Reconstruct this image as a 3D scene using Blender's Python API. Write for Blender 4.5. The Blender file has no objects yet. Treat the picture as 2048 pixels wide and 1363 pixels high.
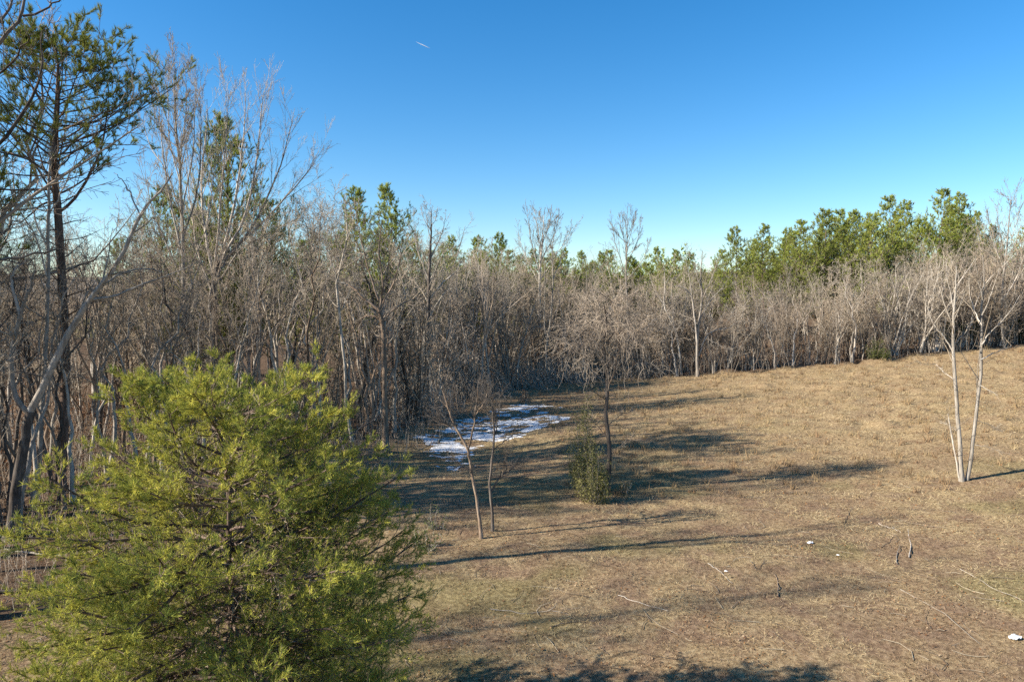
import bpy, math, random
import numpy as np

# ------------------------------------------------------------------ scene, camera, light
sc = bpy.context.scene
COL = sc.collection
rng = np.random.default_rng(11)
random.seed(11)
rad = math.radians

CAM_Z = 7.0
PITCH = rad(-3.35)
F = 1384.0
cam = bpy.data.cameras.new('camera')
cam.sensor_width = 36.0
cam.lens = 36.0 * F / 2048.0
cam.clip_start = 0.1
cam.clip_end = 12000
cam_o = bpy.data.objects.new('camera', cam)
COL.objects.link(cam_o)
cam_o.location = (0, 0, CAM_Z)
cam_o.rotation_euler = (rad(90) + PITCH, 0, 0)
sc.camera = cam_o

SUN_EL, SUN_DX, SUN_DY = rad(31), -math.cos(rad(15)), -math.sin(rad(15))   # the sun stands left and a little behind
world = bpy.data.worlds.new('World')
sc.world = world
world.use_nodes = True
wn = world.node_tree
sky = wn.nodes.new('ShaderNodeTexSky')
sky.sky_type = 'NISHITA'
sky.sun_disc = False
sky.sun_elevation = SUN_EL
sky.sun_rotation = math.atan2(SUN_DX, SUN_DY) % (2 * math.pi)
sky.altitude = 0
sky.air_density = 1.0
sky.dust_density = 0.3
sky.ozone_density = 3.0
hs = wn.nodes.new('ShaderNodeHueSaturation')
hs.inputs['Saturation'].default_value = 1.37
wn.links.new(sky.outputs[0], hs.inputs['Color'])
wn.links.new(hs.outputs[0], wn.nodes['Background'].inputs[0])
wn.nodes['Background'].inputs[1].default_value = 0.083
sun = bpy.data.lights.new('sun', 'SUN')
sun.energy = 5.0
sun.angle = rad(0.5)
sun.color = (1.0, 0.93, 0.82)
sun_o = bpy.data.objects.new('sun', sun)
COL.objects.link(sun_o)
from mathutils import Vector
sun_o.rotation_euler = Vector((SUN_DX * math.cos(SUN_EL), SUN_DY * math.cos(SUN_EL), math.sin(SUN_EL))).to_track_quat('Z', 'Y').to_euler()
sun_o.location = (-40, -10, 40)
vs = sc.view_settings
vs.view_transform = 'Standard'
vs.look = 'None'
vs.exposure = 1.25
vs.gamma = 1.0
vs.use_curve_mapping = False
sc.render.engine = 'CYCLES'
sc.cycles.use_denoising = False
sc.cycles.max_bounces = 8
sc.cycles.diffuse_bounces = 6
sc.cycles.transmission_bounces = 3
sc.cycles.caustics_reflective = False
sc.cycles.caustics_refractive = False


# ------------------------------------------------------------------ numbers
def unit(a):
    return a / np.maximum(np.linalg.norm(a, axis=-1, keepdims=True), 1e-9)


_H = np.random.default_rng(5).random((256, 256))


def vn(x, y):
    x = np.asarray(x, float); y = np.asarray(y, float)
    i = np.floor(x).astype(int); j = np.floor(y).astype(int)
    u = x - i; v = y - j
    u = u * u * (3 - 2 * u); v = v * v * (3 - 2 * v)
    g = lambda a, b: _H[a & 255, b & 255]
    return (g(i, j) * (1 - u) + g(i + 1, j) * u) * (1 - v) + (g(i, j + 1) * (1 - u) + g(i + 1, j + 1) * u) * v


def fbm(x, y, n=4):
    s = 0; a = 0.5; t = 0
    for k in range(n):
        s = s + a * vn(x * 2 ** k + 17.3 * k, y * 2 ** k + 9.1 * k); t += a; a *= 0.5
    return s / t


def sm(t):
    t = np.clip(t, 0, 1)
    return t * t * (3 - 2 * t)


def gz(x, y):
    """height of the ground"""
    x = np.asarray(x, float); y = np.asarray(y, float)
    z = 2.5 * sm((x - 4) / 52)
    z = z + sm((y - 62) / 110) * (1.2 + 3.8 * sm((x + 5) / 60))
    z = z - 0.6 * sm((-x - 5) / 18) * (1 - sm((y - 70) / 80))
    z = z + 0.35 * (fbm(x / 14, y / 14, 2) - 0.5) * sm(y / 12)
    z = z - 0.55 * np.exp(-(((x + 3) / 5) ** 2 + ((y - 37) / 8) ** 2))
    return z


def relief(x, y):
    a = 0.10 + 0.30 * sm((x - 9) / 10) * sm((y - 26) / 10)
    return a * (fbm(x / 0.9, y / 0.9, 2) - 0.5) + 0.5 * (a - .1) * (fbm(x / 2.4 + 5, y / 0.8 + .25 * x, 2) - .5)


def ray(px, py):
    a = (px - 1024) / F; b = (681.5 - py) / F
    c, s = math.cos(PITCH), math.sin(PITCH)
    return np.array([a, c - b * s, s + b * c])


def W(px, py, D):
    r = ray(px, py)
    return np.array([0, 0, CAM_Z]) + r * (D / r[1])


def at(px, py):
    """the point of the ground that the photograph shows at this pixel"""
    r = ray(px, py); r = r / r[1]
    D = 4.0
    while D < 400:
        if CAM_Z + r[2] * D < gz(r[0] * D, D):
            break
        D += 0.05
    return np.array([r[0] * D, D, float(gz(r[0] * D, D))])


# ------------------------------------------------------------------ meshes
class Geo:
    def __init__(self):
        self.v, self.q, self.t, self.c, self.n = [], [], [], [], 0

    def add(self, v, q=None, t=None, c=None):
        v = np.asarray(v, float).reshape(-1, 3)
        self.v.append(v)
        if q is not None: self.q.append(np.asarray(q) + self.n)
        if t is not None: self.t.append(np.asarray(t) + self.n)
        if c is None: c = np.ones((len(v), 3)) * 0.5
        self.c.append(np.broadcast_to(c, (len(v), 3)))
        self.n += len(v)

    def mesh(self, name, mat, smooth=True, off=None):
        v = np.concatenate(self.v)
        if off is not None: v = v - np.asarray(off)
        q = np.concatenate(self.q) if self.q else np.zeros((0, 4), int)
        t = np.concatenate(self.t) if self.t else np.zeros((0, 3), int)
        me = bpy.data.meshes.new(name)
        me.vertices.add(len(v)); me.vertices.foreach_set('co', v.astype(np.float32).ravel())
        me.loops.add(q.size + t.size)
        me.loops.foreach_set('vertex_index', np.concatenate([q.ravel(), t.ravel()]).astype(np.int32))
        me.polygons.add(len(q) + len(t))
        ls = np.concatenate([np.arange(len(q)) * 4, q.size + np.arange(len(t)) * 3]).astype(np.int32)
        me.polygons.foreach_set('loop_start', ls)
        if smooth: me.polygons.foreach_set('use_smooth', np.ones(len(ls), bool))
        ca = me.color_attributes.new('tone', 'FLOAT_COLOR', 'POINT')
        c = np.concatenate(self.c)
        ca.data.foreach_set('color', np.c_[c, np.ones(len(c))].astype(np.float32).ravel())
        me.update(calc_edges=True)
        if mat: me.materials.append(mat)
        return me

    def build(self, name, mat, parent=None, smooth=True, off=None):
        return link(name, self.mesh(name, mat, smooth, off), parent)


def link(name, me, parent=None):
    o = bpy.data.objects.new(name, me)
    COL.objects.link(o)
    if parent: o.parent = parent
    return o


def tag(o, label=None, cat=None, group=None, kind=None):
    if label: o['label'] = label
    if cat: o['category'] = cat
    if group: o['group'] = group
    if kind: o['kind'] = kind
    return o


def thing(name, label, cat, loc, group=None):
    o = link(name, None)
    o.location = [float(a) for a in loc]
    o.empty_display_size = 0.3
    return tag(o, label, cat, group)


def copy_tree(o, label, group):
    c = o.copy(); COL.objects.link(c)
    for ch in o.children:
        d = ch.copy(); COL.objects.link(d); d.parent = c
    c['label'] = label
    if group: c['group'] = group
    elif 'group' in c: del c['group']
    return c


def frames(T, ref):
    U = unit(np.cross(T, ref)); V = np.cross(T, U)
    return U, V


def tubes(g, P, R, S, col=0.5):
    """N tubes of K points each, S sides"""
    P = np.asarray(P, float); R = np.asarray(R, float)
    if P.ndim == 2: P = P[None]; R = R[None]
    N, K = P.shape[:2]
    if N == 0: return
    T = unit(np.gradient(P, axis=1))
    d = unit(P[:, -1] - P[:, 0])
    ref = np.where(np.abs(d[:, 2:3]) > 0.75, np.array([[1.0, 0.2, 0]]), np.array([[0, 0, 1.0]]))
    U, V = frames(T, ref[:, None, :])
    a = 2 * np.pi * np.arange(S) / S
    v = P[:, :, None] + R[:, :, None, None] * (np.cos(a)[None, None, :, None] * U[:, :, None] + np.sin(a)[None, None, :, None] * V[:, :, None])
    n = np.arange(N)[:, None, None] * K * S; k = np.arange(K - 1)[None, :, None] * S; s = np.arange(S)[None, None, :]; s1 = (s + 1) % S
    q = np.stack(np.broadcast_arrays(n + k + s, n + k + s1, n + k + S + s1, n + k + S + s), -1).reshape(-1, 4)
    c = np.ones((N, 3)) * 0.5
    if isinstance(col, np.ndarray) and col.ndim == 2: c = col
    else: c[:] = col
    g.add(v, q=q, c=np.repeat(c, K * S, axis=0))


def path(pts, K, jit=0.0):
    """resample a polyline to K points (Catmull-Rom), with a little crookedness"""
    p = np.asarray(pts, float)
    ext = np.vstack([2 * p[0] - p[1], p, 2 * p[-1] - p[-2]])
    out = []
    for s in np.linspace(0, len(p) - 1 - 1e-6, K):
        i = int(s); u = s - i
        a, b, c, d = ext[i:i + 4]
        out.append(0.5 * (2 * b + (c - a) * u + (2 * a - 5 * b + 4 * c - d) * u * u + (3 * b - a - 3 * c + d) * u ** 3))
    out = np.array(out)
    if jit:
        j = rng.normal(0, jit, out.shape); j[0] = 0
        out += j
    return out


def spawn(P, R, n, t0, t1, ang, asd, lr, K, rr, up=0.0, wand=0.12, taper=0.5, minr=0.004, flat=None, lmin=0.0, even=False):
    """children along N parent branches; everything in arrays"""
    N, Kp = P.shape[:2]
    L = np.linalg.norm(np.diff(P, axis=1), axis=-1).sum(1)
    cnt = np.floor(np.broadcast_to(n, (N,)) + rng.random(N)).astype(int)
    idx = np.repeat(np.arange(N), cnt)
    M = len(idx)
    if M == 0: return np.zeros((0, K, 3)), np.zeros((0, K))
    if even:
        first = np.repeat(np.cumsum(cnt) - cnt, cnt)
        t = t0 + (t1 - t0) * (np.arange(M) - first + rng.random(M)) / cnt[idx]
    else:
        t = t0 + (t1 - t0) * rng.random(M)
    f = t * (Kp - 1); i = np.minimum(f.astype(int), Kp - 2); u = (f - i)[:, None]
    pos = P[idx, i] * (1 - u) + P[idx, i + 1] * u
    tan = unit(P[idx, i + 1] - P[idx, i])
    r = R[idx, i] * (1 - u[:, 0]) + R[idx, i + 1] * u[:, 0]
    ref = np.where(np.abs(tan[:, 2:3]) > 0.8, np.array([[1.0, 0, 0]]), np.array([[0, 0, 1.0]]))
    U, V = frames(tan, ref)
    a = rad(1) * (ang + asd * rng.normal(size=M))
    ph = np.arange(M) * 2.39996 + rng.random(M) * 1.6 if even else rng.random(M) * 2 * np.pi
    d = np.cos(a)[:, None] * tan + np.sin(a)[:, None] * (np.cos(ph)[:, None] * U + np.sin(ph)[:, None] * V)
    if flat is not None:
        d[:, 2] *= flat; d = unit(d)
    ln = np.maximum(L[idx] * lr * (1 - taper * t) * (0.6 + 0.8 * rng.random(M)), lmin)
    P2 = np.empty((M, K, 3)); P2[:, 0] = pos
    st = (ln / (K - 1))[:, None]
    for k in range(1, K):
        d = unit(d + rng.normal(0, wand, (M, 3)) + np.array([0, 0, up / (K - 1)]))
        P2[:, k] = P2[:, k - 1] + d * st
    s = np.linspace(0, 1, K)[None]
    R2 = np.maximum((np.minimum(r * rr, r * 0.92))[:, None] * (1 - 0.8 * s), minr)
    return P2, R2


# ------------------------------------------------------------------ materials
def newmat(name):
    m = bpy.data.materials.new(name); m.use_nodes = True
    nt = m.node_tree; nt.nodes.clear()
    out = nt.nodes.new('ShaderNodeOutputMaterial')
    return m, nt, out


def N(nt, typ, **kw):
    n = nt.nodes.new(typ)
    for k, v in kw.items():
        if hasattr(n, k): setattr(n, k, v)
        else: n.inputs[k.replace('_', ' ')].default_value = v
    return n


def ramp(nt, fac, stops):
    r = nt.nodes.new('ShaderNodeValToRGB')
    el = r.color_ramp.elements
    while len(el) < len(stops): el.new(0.5)
    for e, (p, c) in zip(el, stops):
        e.position = p; e.color = (*c, 1) if len(c) == 3 else c
    nt.links.new(fac, r.inputs[0])
    return r


def bark_mat(name, c0, c1, c2, scale=9.0, var=0.35):
    m, nt, out = newmat(name); L = nt.links.new
    tc = N(nt, 'ShaderNodeTexCoord')
    mp = N(nt, 'ShaderNodeMapping'); mp.inputs['Scale'].default_value = (1, 1, 0.18)
    L(tc.outputs['Object'], mp.inputs[0])
    no = N(nt, 'ShaderNodeTexNoise'); no.inputs['Scale'].default_value = scale; no.inputs['Detail'].default_value = 5; no.inputs['Roughness'].default_value = 0.7
    L(mp.outputs[0], no.inputs['Vector'])
    r = ramp(nt, no.outputs[0], [(0.32, c0), (0.5, c1), (0.7, c2)])
    oi = N(nt, 'ShaderNodeObjectInfo')
    mr = N(nt, 'ShaderNodeMapRange'); mr.inputs[3].default_value = 1 - var; mr.inputs[4].default_value = 1 + var
    L(oi.outputs['Random'], mr.inputs[0])
    mx = N(nt, 'ShaderNodeMix', data_type='RGBA', blend_type='MULTIPLY'); mx.inputs[0].default_value = 1
    L(r.outputs[0], mx.inputs[6]); L(mr.outputs[0], mx.inputs[7])
    b = N(nt, 'ShaderNodeBump'); b.inputs['Strength'].default_value = 0.6; b.inputs['Distance'].default_value = 0.03
    L(no.outputs[0], b.inputs['Height'])
    p = N(nt, 'ShaderNodeBsdfDiffuse')
    L(mx.outputs[2], p.inputs['Color']); L(b.outputs[0], p.inputs['Normal'])
    L(p.outputs[0], out.inputs[0])
    return m


def leaf_mat(name, gain=1.0, trans=0.3, var=0.15):
    """colour of every blade, needle or leaf comes from its own 'tone'"""
    m, nt, out = newmat(name); L = nt.links.new
    a = N(nt, 'ShaderNodeAttribute', attribute_name='tone')
    oi = N(nt, 'ShaderNodeObjectInfo')
    mr = N(nt, 'ShaderNodeMapRange'); mr.inputs[3].default_value = gain * (1 - var); mr.inputs[4].default_value = gain * (1 + var)
    L(oi.outputs['Random'], mr.inputs[0])
    mx = N(nt, 'ShaderNodeMix', data_type='RGBA', blend_type='MULTIPLY'); mx.inputs[0].default_value = 1
    L(a.outputs['Color'], mx.inputs[6]); L(mr.outputs[0], mx.inputs[7])
    d = N(nt, 'ShaderNodeBsdfDiffuse'); t = N(nt, 'ShaderNodeBsdfTranslucent')
    L(mx.outputs[2], d.inputs[0]); L(mx.outputs[2], t.inputs[0])
    s = N(nt, 'ShaderNodeMixShader'); s.inputs[0].default_value = trans
    L(d.outputs[0], s.inputs[1]); L(t.outputs[0], s.inputs[2]); L(s.outputs[0], out.inputs[0])
    return m


M_PALE = bark_mat('pale_bark', (0.180, 0.156, 0.126), (0.348, 0.306, 0.252), (0.504, 0.456, 0.390))
M_GREY = bark_mat('grey_bark', (0.168, 0.144, 0.118), (0.324, 0.282, 0.234), (0.480, 0.432, 0.366))
M_DARK = bark_mat('dark_bark', (0.042, 0.035, 0.029), (0.102, 0.084, 0.070), (0.180, 0.156, 0.132))
M_BROWN = bark_mat('brown_bark', (0.096, 0.066, 0.046), (0.204, 0.150, 0.108), (0.312, 0.246, 0.186))
M_PINEBARK = bark_mat('pine_bark', (0.06, 0.042, 0.032), (0.14, 0.10, 0.078), (0.23, 0.18, 0.15), 7)
M_TWIG = bark_mat('grey_twig', (0.21, 0.176, 0.135), (0.33, 0.28, 0.22), (0.42, 0.365, 0.29), 3, 0.25)
M_TWIGRED = bark_mat('reddish_twig', (0.19, 0.15, 0.112), (0.31, 0.25, 0.19), (0.4, 0.33, 0.255), 3, 0.25)
M_TWIGTAN = bark_mat('tan_twig', (0.25, 0.2, 0.145), (0.385, 0.312, 0.225), (0.47, 0.395, 0.295), 3, 0.2)
M_TWIGDARK = bark_mat('dark_twig', (0.072, 0.060, 0.052), (0.120, 0.102, 0.086), (0.192, 0.168, 0.144), 3, 0.2)
M_NEEDLE = leaf_mat('pine_needles', 1.0, 0.24)
M_LEAF = leaf_mat('leaves', 1.0, 0.3, 0.05)
M_DRY = leaf_mat('dry_grass', 1.0, 0.25, 0.0)
M_STEM = leaf_mat('brush_stems', 1.0, 0.0, 0.0)


def ground_mat():
    m, nt, out = newmat('winter_ground'); L = nt.links.new
    tc = N(nt, 'ShaderNodeTexCoord'); at_ = N(nt, 'ShaderNodeAttribute', attribute_name='tone')
    sep = N(nt, 'ShaderNodeSeparateColor'); L(at_.outputs['Color'], sep.inputs[0])

    def noise(scale, detail, rough=0.6, sx=1.0):
        mp = N(nt, 'ShaderNodeMapping'); mp.inputs['Scale'].default_value = (sx, 1, 1)
        L(tc.outputs['Object'], mp.inputs[0])
        n = N(nt, 'ShaderNodeTexNoise'); n.inputs['Scale'].default_value = scale; n.inputs['Detail'].default_value = detail; n.inputs['Roughness'].default_value = rough
        L(mp.outputs[0], n.inputs['Vector']); return n

    def mix(fac, a, b, bt='MIX'):
        x = N(nt, 'ShaderNodeMix', data_type='RGBA', blend_type=bt)
        if isinstance(fac, float): x.inputs[0].default_value = fac
        else: L(fac, x.inputs[0])
        L(a, x.inputs[6]); L(b, x.inputs[7]); return x.outputs[2]

    fine = noise(9.0, 8, 0.75)
    mid = noise(0.9, 5, 0.65)
    big = noise(0.16, 4, 0.55)
    straw = ramp(nt, fine.outputs[0], [(0.32, (0.10, 0.066, 0.038)), (0.47, (0.26, 0.185, 0.098)), (0.6, (0.40, 0.30, 0.165)), (0.74, (0.52, 0.42, 0.26))])
    brown = ramp(nt, fine.outputs[0], [(0.32, (0.08, 0.05, 0.032)), (0.5, (0.20, 0.132, 0.082)), (0.7, (0.33, 0.235, 0.15))])
    green = ramp(nt, fine.outputs[0], [(0.30, (0.065, 0.06, 0.022)), (0.5, (0.15, 0.145, 0.05)), (0.72, (0.24, 0.23, 0.09))])
    litter = ramp(nt, fine.outputs[0], [(0.30, (0.035, 0.025, 0.018)), (0.5, (0.105, 0.070, 0.046)), (0.7, (0.21, 0.148, 0.10))])
    fm = ramp(nt, mid.outputs[0], [(0.42, (0, 0, 0)), (0.62, (1, 1, 1))])
    fb = ramp(nt, big.outputs[0], [(0.40, (0, 0, 0)), (0.62, (1, 1, 1))])
    a1 = mix(fm.outputs[0], straw.outputs[0], brown.outputs[0])
    half = N(nt, 'ShaderNodeMath', operation='MULTIPLY'); half.inputs[1].default_value = 0.5; L(fb.outputs[0], half.inputs[0])
    a2 = mix(half.outputs[0], a1, brown.outputs[0])
    a2 = mix(sep.outputs[2], a2, straw.outputs[0])
    a3 = mix(sep.outputs[1], a2, green.outputs[0])
    a4 = mix(sep.outputs[0], a3, litter.outputs[0])
    b = N(nt, 'ShaderNodeBump'); b.inputs['Strength'].default_value = 0.9; b.inputs['Distance'].default_value = 0.06
    L(fine.outputs[0], b.inputs['Height'])
    p = N(nt, 'ShaderNodeBsdfDiffuse'); L(a4, p.inputs[0]); L(b.outputs[0], p.inputs['Normal'])
    L(p.outputs[0], out.inputs[0])
    return m


def plain(name, c, rough=0.8, sss=0.0):
    m, nt, out = newmat(name)
    no = N(nt, 'ShaderNodeTexNoise'); no.inputs['Scale'].default_value = 12; no.inputs['Detail'].default_value = 4
    r = ramp(nt, no.outputs[0], [(0.3, tuple(0.88 * x for x in c)), (0.7, c)])
    p = N(nt, 'ShaderNodeBsdfPrincipled'); p.inputs['Roughness'].default_value = rough
    p.inputs['Specular IOR Level'].default_value = 0.2
    nt.links.new(r.outputs[0], p.inputs['Base Color']); nt.links.new(p.outputs[0], out.inputs[0])
    return m


M_GROUND = ground_mat()
M_SNOW = plain('old_snow', (0.68, 0.67, 0.65), 0.85)
M_WHITE = plain('white_litter', (0.80, 0.80, 0.80), 0.6)
M_TRAIL = plain('ice_trail', (0.85, 0.85, 0.85), 0.9)

# ------------------------------------------------------------------ woods edge (x and distance)
EDGE_PX = [(-900, 1250), (-300, 1130), (0, 1050), (100, 985), (300, 920), (560, 890), (700, 885), (770, 885), (830, 845), (930, 806), (1080, 768), (1250, 757), (1400, 751), (1500, 743), (1700, 727), (1850, 712), (2048, 692), (2400, 670)]
EDGE = [(p[0], at(*p)[1]) for p in EDGE_PX]


MASK = [(p[0], at(*p)[1]) for p in [(-900, 1500), (-200, 1400), (0, 1290), (120, 1220), (250, 1150), (400, 1040), (560, 935), (680, 905)] + EDGE_PX[7:]]


def edge_d(px):
    return np.interp(px, [e[0] for e in EDGE], [e[1] for e in EDGE])


def woods_mask(x, y):
    px = 1024 + F * x / np.maximum(y, 1.0)
    px = np.clip(px, -900, 2400)
    e = np.interp(px, [q[0] for q in MASK], [q[1] for q in MASK])
    m = sm((y - e + 1.5 + 3 * (fbm(x / 3, y / 3, 2) - 0.5)) / 3.0)
    left = sm((-x - 9 - 0.25 * np.clip(y, -30, 30)) / 3)
    return np.maximum(m, left * (y < 30))


# ------------------------------------------------------------------ the ground
def axis(lo, hi, step, far):
    a = list(np.arange(lo, hi + 1e-6, step))
    s = step
    while a[-1] < far: s *= 1.22; a.append(a[-1] + s)
    s = step
    while a[0] > -far: s *= 1.22; a.insert(0, a[0] - s)
    return np.array(a)


GX = axis(-32, 62, 0.42, 4000); GY = axis(-6, 82, 0.42, 4000)
XX, YY = np.meshgrid(GX, GY)
micro = relief(XX, YY) * (np.abs(XX) < 90) * (np.abs(YY) < 120)
wm = woods_mask(XX, YY)
ZZ = gz(XX, YY) + micro * (1 + wm)
wm = np.where(YY > 105, 0.9, wm)
pxg = 1024 + F * XX / np.maximum(YY, 1)
meadow = ((pxg > 120) & (pxg < 290) & (YY > 118) & (YY < 240)).astype(float)
grn = np.clip((fbm(XX / 3.2 + 40, YY / 3.2, 3) - 0.56) * 6, 0, 0.5) * (1 - wm) * np.clip(1.15 - YY / 40, 0.1, 1)
grn = np.maximum(grn, meadow); wm = wm * (1 - meadow)
straw = sm((XX - 4) / 14) * sm((YY - 22) / 10) * 0.5
gg = Geo()
ny, nx = XX.shape
ii = (np.arange(ny - 1)[:, None] * nx + np.arange(nx - 1)[None]).ravel()
gg.add(np.stack([XX, YY, ZZ], -1), q=np.stack([ii, ii + 1, ii + nx + 1, ii + nx], -1), c=np.stack([wm.ravel(), grn.ravel(), straw.ravel()], -1))
tag(gg.build('ground', M_GROUND), 'sloping winter field of dry tan grass running into leaf covered woods floor', kind='structure')

# ------------------------------------------------------------------ prototypes: bare trees
def crown_levels(g, P, R, spec, S=3):
    """grow branch levels on given limbs; spec = list of spawn keyword dicts"""
    for sp in spec:
        P, R = spawn(P, R, **sp)
        tubes(g, P, R, S)


def trunk_path(H, r, K=14, wob=0.02, lean=(0, 0), tip=0.06):
    z = np.linspace(0, 1, K)
    p = np.zeros((K, 3)); p[:, 2] = z * H
    w = np.cumsum(rng.normal(0, wob * H / K, (K, 2)), axis=0); w -= w[0]
    p[:, :2] = w * z[:, None] ** 0.6 + np.outer(z ** 1.3, np.array(lean) * H)
    R = r * (1 - (1 - tip) * z ** 0.9); R[0] *= 1.35; R[1] *= 1.05
    return p, R


def bare_proto(name, style, H, r, bark, twig, cat='tree'):
    t = thing(name, 'x', cat, (0, 0, 0))
    p, R = trunk_path(H, r, wob={'poplar': 0.15, 'spread': 0.45, 'slim': 0.4, 'brush': 0.5, 'vase': 0.3}[style], lean=rng.normal(0, 0.035, 2))
    gt, gc = Geo(), Geo()
    if style != 'brush': tubes(gt, p, R, 7)
    P, RR = p[None], R[None]
    if style == 'poplar':
        L1 = spawn(P, RR, 28, 0.42, 0.99, 30, 8, 0.32, 8, 0.5, up=0.55, wand=0.07, taper=0.68, even=True)
        tubes(gc, *L1, 5)
        crown_levels(gc, *L1, [dict(n=7, t0=.2, t1=1, ang=34, asd=10, lr=.42, K=5, rr=.55, up=.35, wand=.1, minr=.008, even=True),
                               dict(n=4, t0=.15, t1=1, ang=36, asd=12, lr=.5, K=4, rr=.6, up=.25, wand=.12, minr=.006),
                               dict(n=2.2, t0=.2, t1=1, ang=36, asd=14, lr=.55, K=2, rr=.7, minr=.0048)])
    elif style == 'spread':
        L1 = spawn(P, RR, 16, 0.40, 0.98, 44, 12, 0.36, 8, 0.55, up=0.5, wand=0.13, taper=0.6, even=True)
        tubes(gc, *L1, 5)
        crown_levels(gc, *L1, [dict(n=8, t0=.2, t1=1, ang=46, asd=14, lr=.42, K=5, rr=.55, up=.15, wand=.2, minr=.009, even=True),
                               dict(n=5, t0=.15, t1=1, ang=46, asd=16, lr=.48, K=4, rr=.6, wand=.22, minr=.0068),
                               dict(n=2.2, t0=.2, t1=1, ang=44, asd=16, lr=.5, K=2, rr=.7, minr=.0052)])
    elif style == 'vase':
        L1 = spawn(P, RR, 7, 0.22, 0.6, 24, 7, 0.66, 9, 0.75, up=0.35, wand=0.08, taper=0.3, even=True)
        tubes(gc, *L1, 6)
        crown_levels(gc, *L1, [dict(n=9, t0=.25, t1=1, ang=36, asd=11, lr=.36, K=5, rr=.5, up=.3, wand=.13, minr=.009, even=True),
                               dict(n=6, t0=.15, t1=1, ang=40, asd=14, lr=.45, K=4, rr=.6, up=.1, wand=.16, minr=.0068),
                               dict(n=2.4, t0=.2, t1=1, ang=40, asd=14, lr=.5, K=2, rr=.7, minr=.0052)])
    elif style == 'slim':
        L1 = spawn(P, RR, 16, 0.48, 0.99, 40, 13, 0.2, 6, 0.55, up=0.45, wand=0.14, taper=0.45, even=True)
        tubes(gc, *L1, 4)
        crown_levels(gc, *L1, [dict(n=6, t0=.15, t1=1, ang=44, asd=14, lr=.5, K=4, rr=.6, up=.15, wand=.2, minr=.0075),
                               dict(n=5, t0=.15, t1=1, ang=44, asd=14, lr=.55, K=3, rr=.65, wand=.2, minr=.0055)])
    elif style == 'brush':
        m = 8
        az, el = rng.random(m) * 6.28, np.radians(rng.uniform(4, 24, m))
        d = np.stack([np.cos(az) * np.sin(el), np.sin(az) * np.sin(el), np.cos(el)], -1)
        Q = np.empty((m, 9, 3)); Q[:, 0] = rng.normal(0, .12, (m, 3)) * [1, 1, 0]
        ls = H * rng.uniform(.55, 1.0, m)
        for k in range(1, 9):
            d = unit(d + rng.normal(0, .09, (m, 3)) + [0, 0, .02]); Q[:, k] = Q[:, k - 1] + d * (ls / 8)[:, None]
        st = (Q, (r * rng.uniform(.5, 1, m))[:, None] * np.linspace(1, .2, 9)[None])
        tubes(gt, *st, 5)
        A = np.concatenate([st[0]]); B = np.concatenate([st[1]])
        crown_levels(gc, A, B, [dict(n=9, t0=.18, t1=1, ang=36, asd=13, lr=.3, K=5, rr=.55, up=.2, wand=.16, minr=.011),
                                dict(n=6, t0=.1, t1=1, ang=40, asd=14, lr=.5, K=4, rr=.6, up=.05, wand=.2, minr=.009),
                                dict(n=2.6, t0=.2, t1=1, ang=42, asd=14, lr=.55, K=2, rr=.7, minr=.0075)])
    gt.build('trunk', bark, t); gc.build('crown', twig, t)
    t['h'] = float(H)
    return t


protos = []   # (object, style, tone word)
for style, H, r, bark, twig, tone in [
    ('poplar', 20, .19, M_PALE, M_TWIG, 'pale tall straight'), ('poplar', 19, .17, M_GREY, M_TWIGTAN, 'grey tall straight'),
    ('spread', 13, .17, M_GREY, M_TWIG, 'grey spreading'), ('spread', 12, .15, M_PALE, M_TWIGTAN, 'pale spreading'), ('spread', 13, .18, M_DARK, M_TWIGRED, 'dark spreading'),
    ('vase', 14, .17, M_GREY, M_TWIGRED, 'grey many limbed'), ('vase', 13, .15, M_PALE, M_TWIG, 'pale many limbed'),
    ('slim', 11, .115, M_PALE, M_TWIGTAN, 'pale slender'), ('slim', 12, .12, M_GREY, M_TWIGRED, 'grey slender'), ('slim', 10, .10, M_BROWN, M_TWIG, 'brown slender'), ('slim', 12, .13, M_DARK, M_TWIGDARK, 'dark slender'),
    ('brush', 7, .07, M_GREY, M_TWIGRED, 'grey bushy'), ('brush', 6.5, .065, M_BROWN, M_TWIGTAN, 'brown bushy'), ('brush', 7.5, .075, M_PALE, M_TWIG, 'pale bushy')]:
    name = {'poplar': 'tall_bare_tree', 'spread': 'bare_tree', 'vase': 'bare_tree', 'slim': 'slender_tree', 'brush': 'bushy_tree'}[style]
    protos.append((bare_proto(name, style, H, r, bark, twig), style, tone))


# ------------------------------------------------------------------ pines
def needles(g, P, per, t0, length, width, spread, tone, tvar=0.25, up=0.0):
    """needles along N shoots: one triangle each"""
    Nn, K = P.shape[:2]
    idx = np.repeat(np.arange(Nn), per); M = len(idx)
    t = t0 + (1 - t0) * rng.random(M)
    f = t * (K - 1); i = np.minimum(f.astype(int), K - 2); u = (f - i)[:, None]
    pos = P[idx, i] * (1 - u) + P[idx, i + 1] * u
    tan = unit(P[idx, i + 1] - P[idx, i])
    rnd = unit(rng.normal(size=(M, 3)))
    d = unit(tan * (1 - spread * 0.5) + rnd * spread + np.array([0, 0, up]))
    side = unit(np.cross(d, rng.normal(size=(M, 3)))) * (width * 0.5)
    ln = (length * (0.7 + 0.6 * rng.random(M)))[:, None]
    v = np.stack([pos - side, pos + side, pos + d * ln], 1)
    tone = np.asarray(tone, float)
    if tone.ndim == 1: tone = np.broadcast_to(tone, (Nn, 3))
    c = tone[idx] * (1 - tvar + 2 * tvar * rng.random((M, 1)))
    g.add(v, t=np.arange(M * 3).reshape(-1, 3), c=np.repeat(c, 3, axis=0))


def mixtone(n, a, b, p=1.0):
    u = rng.random((n, 1)) ** p
    return np.asarray(a) * (1 - u) + np.asarray(b) * u


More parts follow.
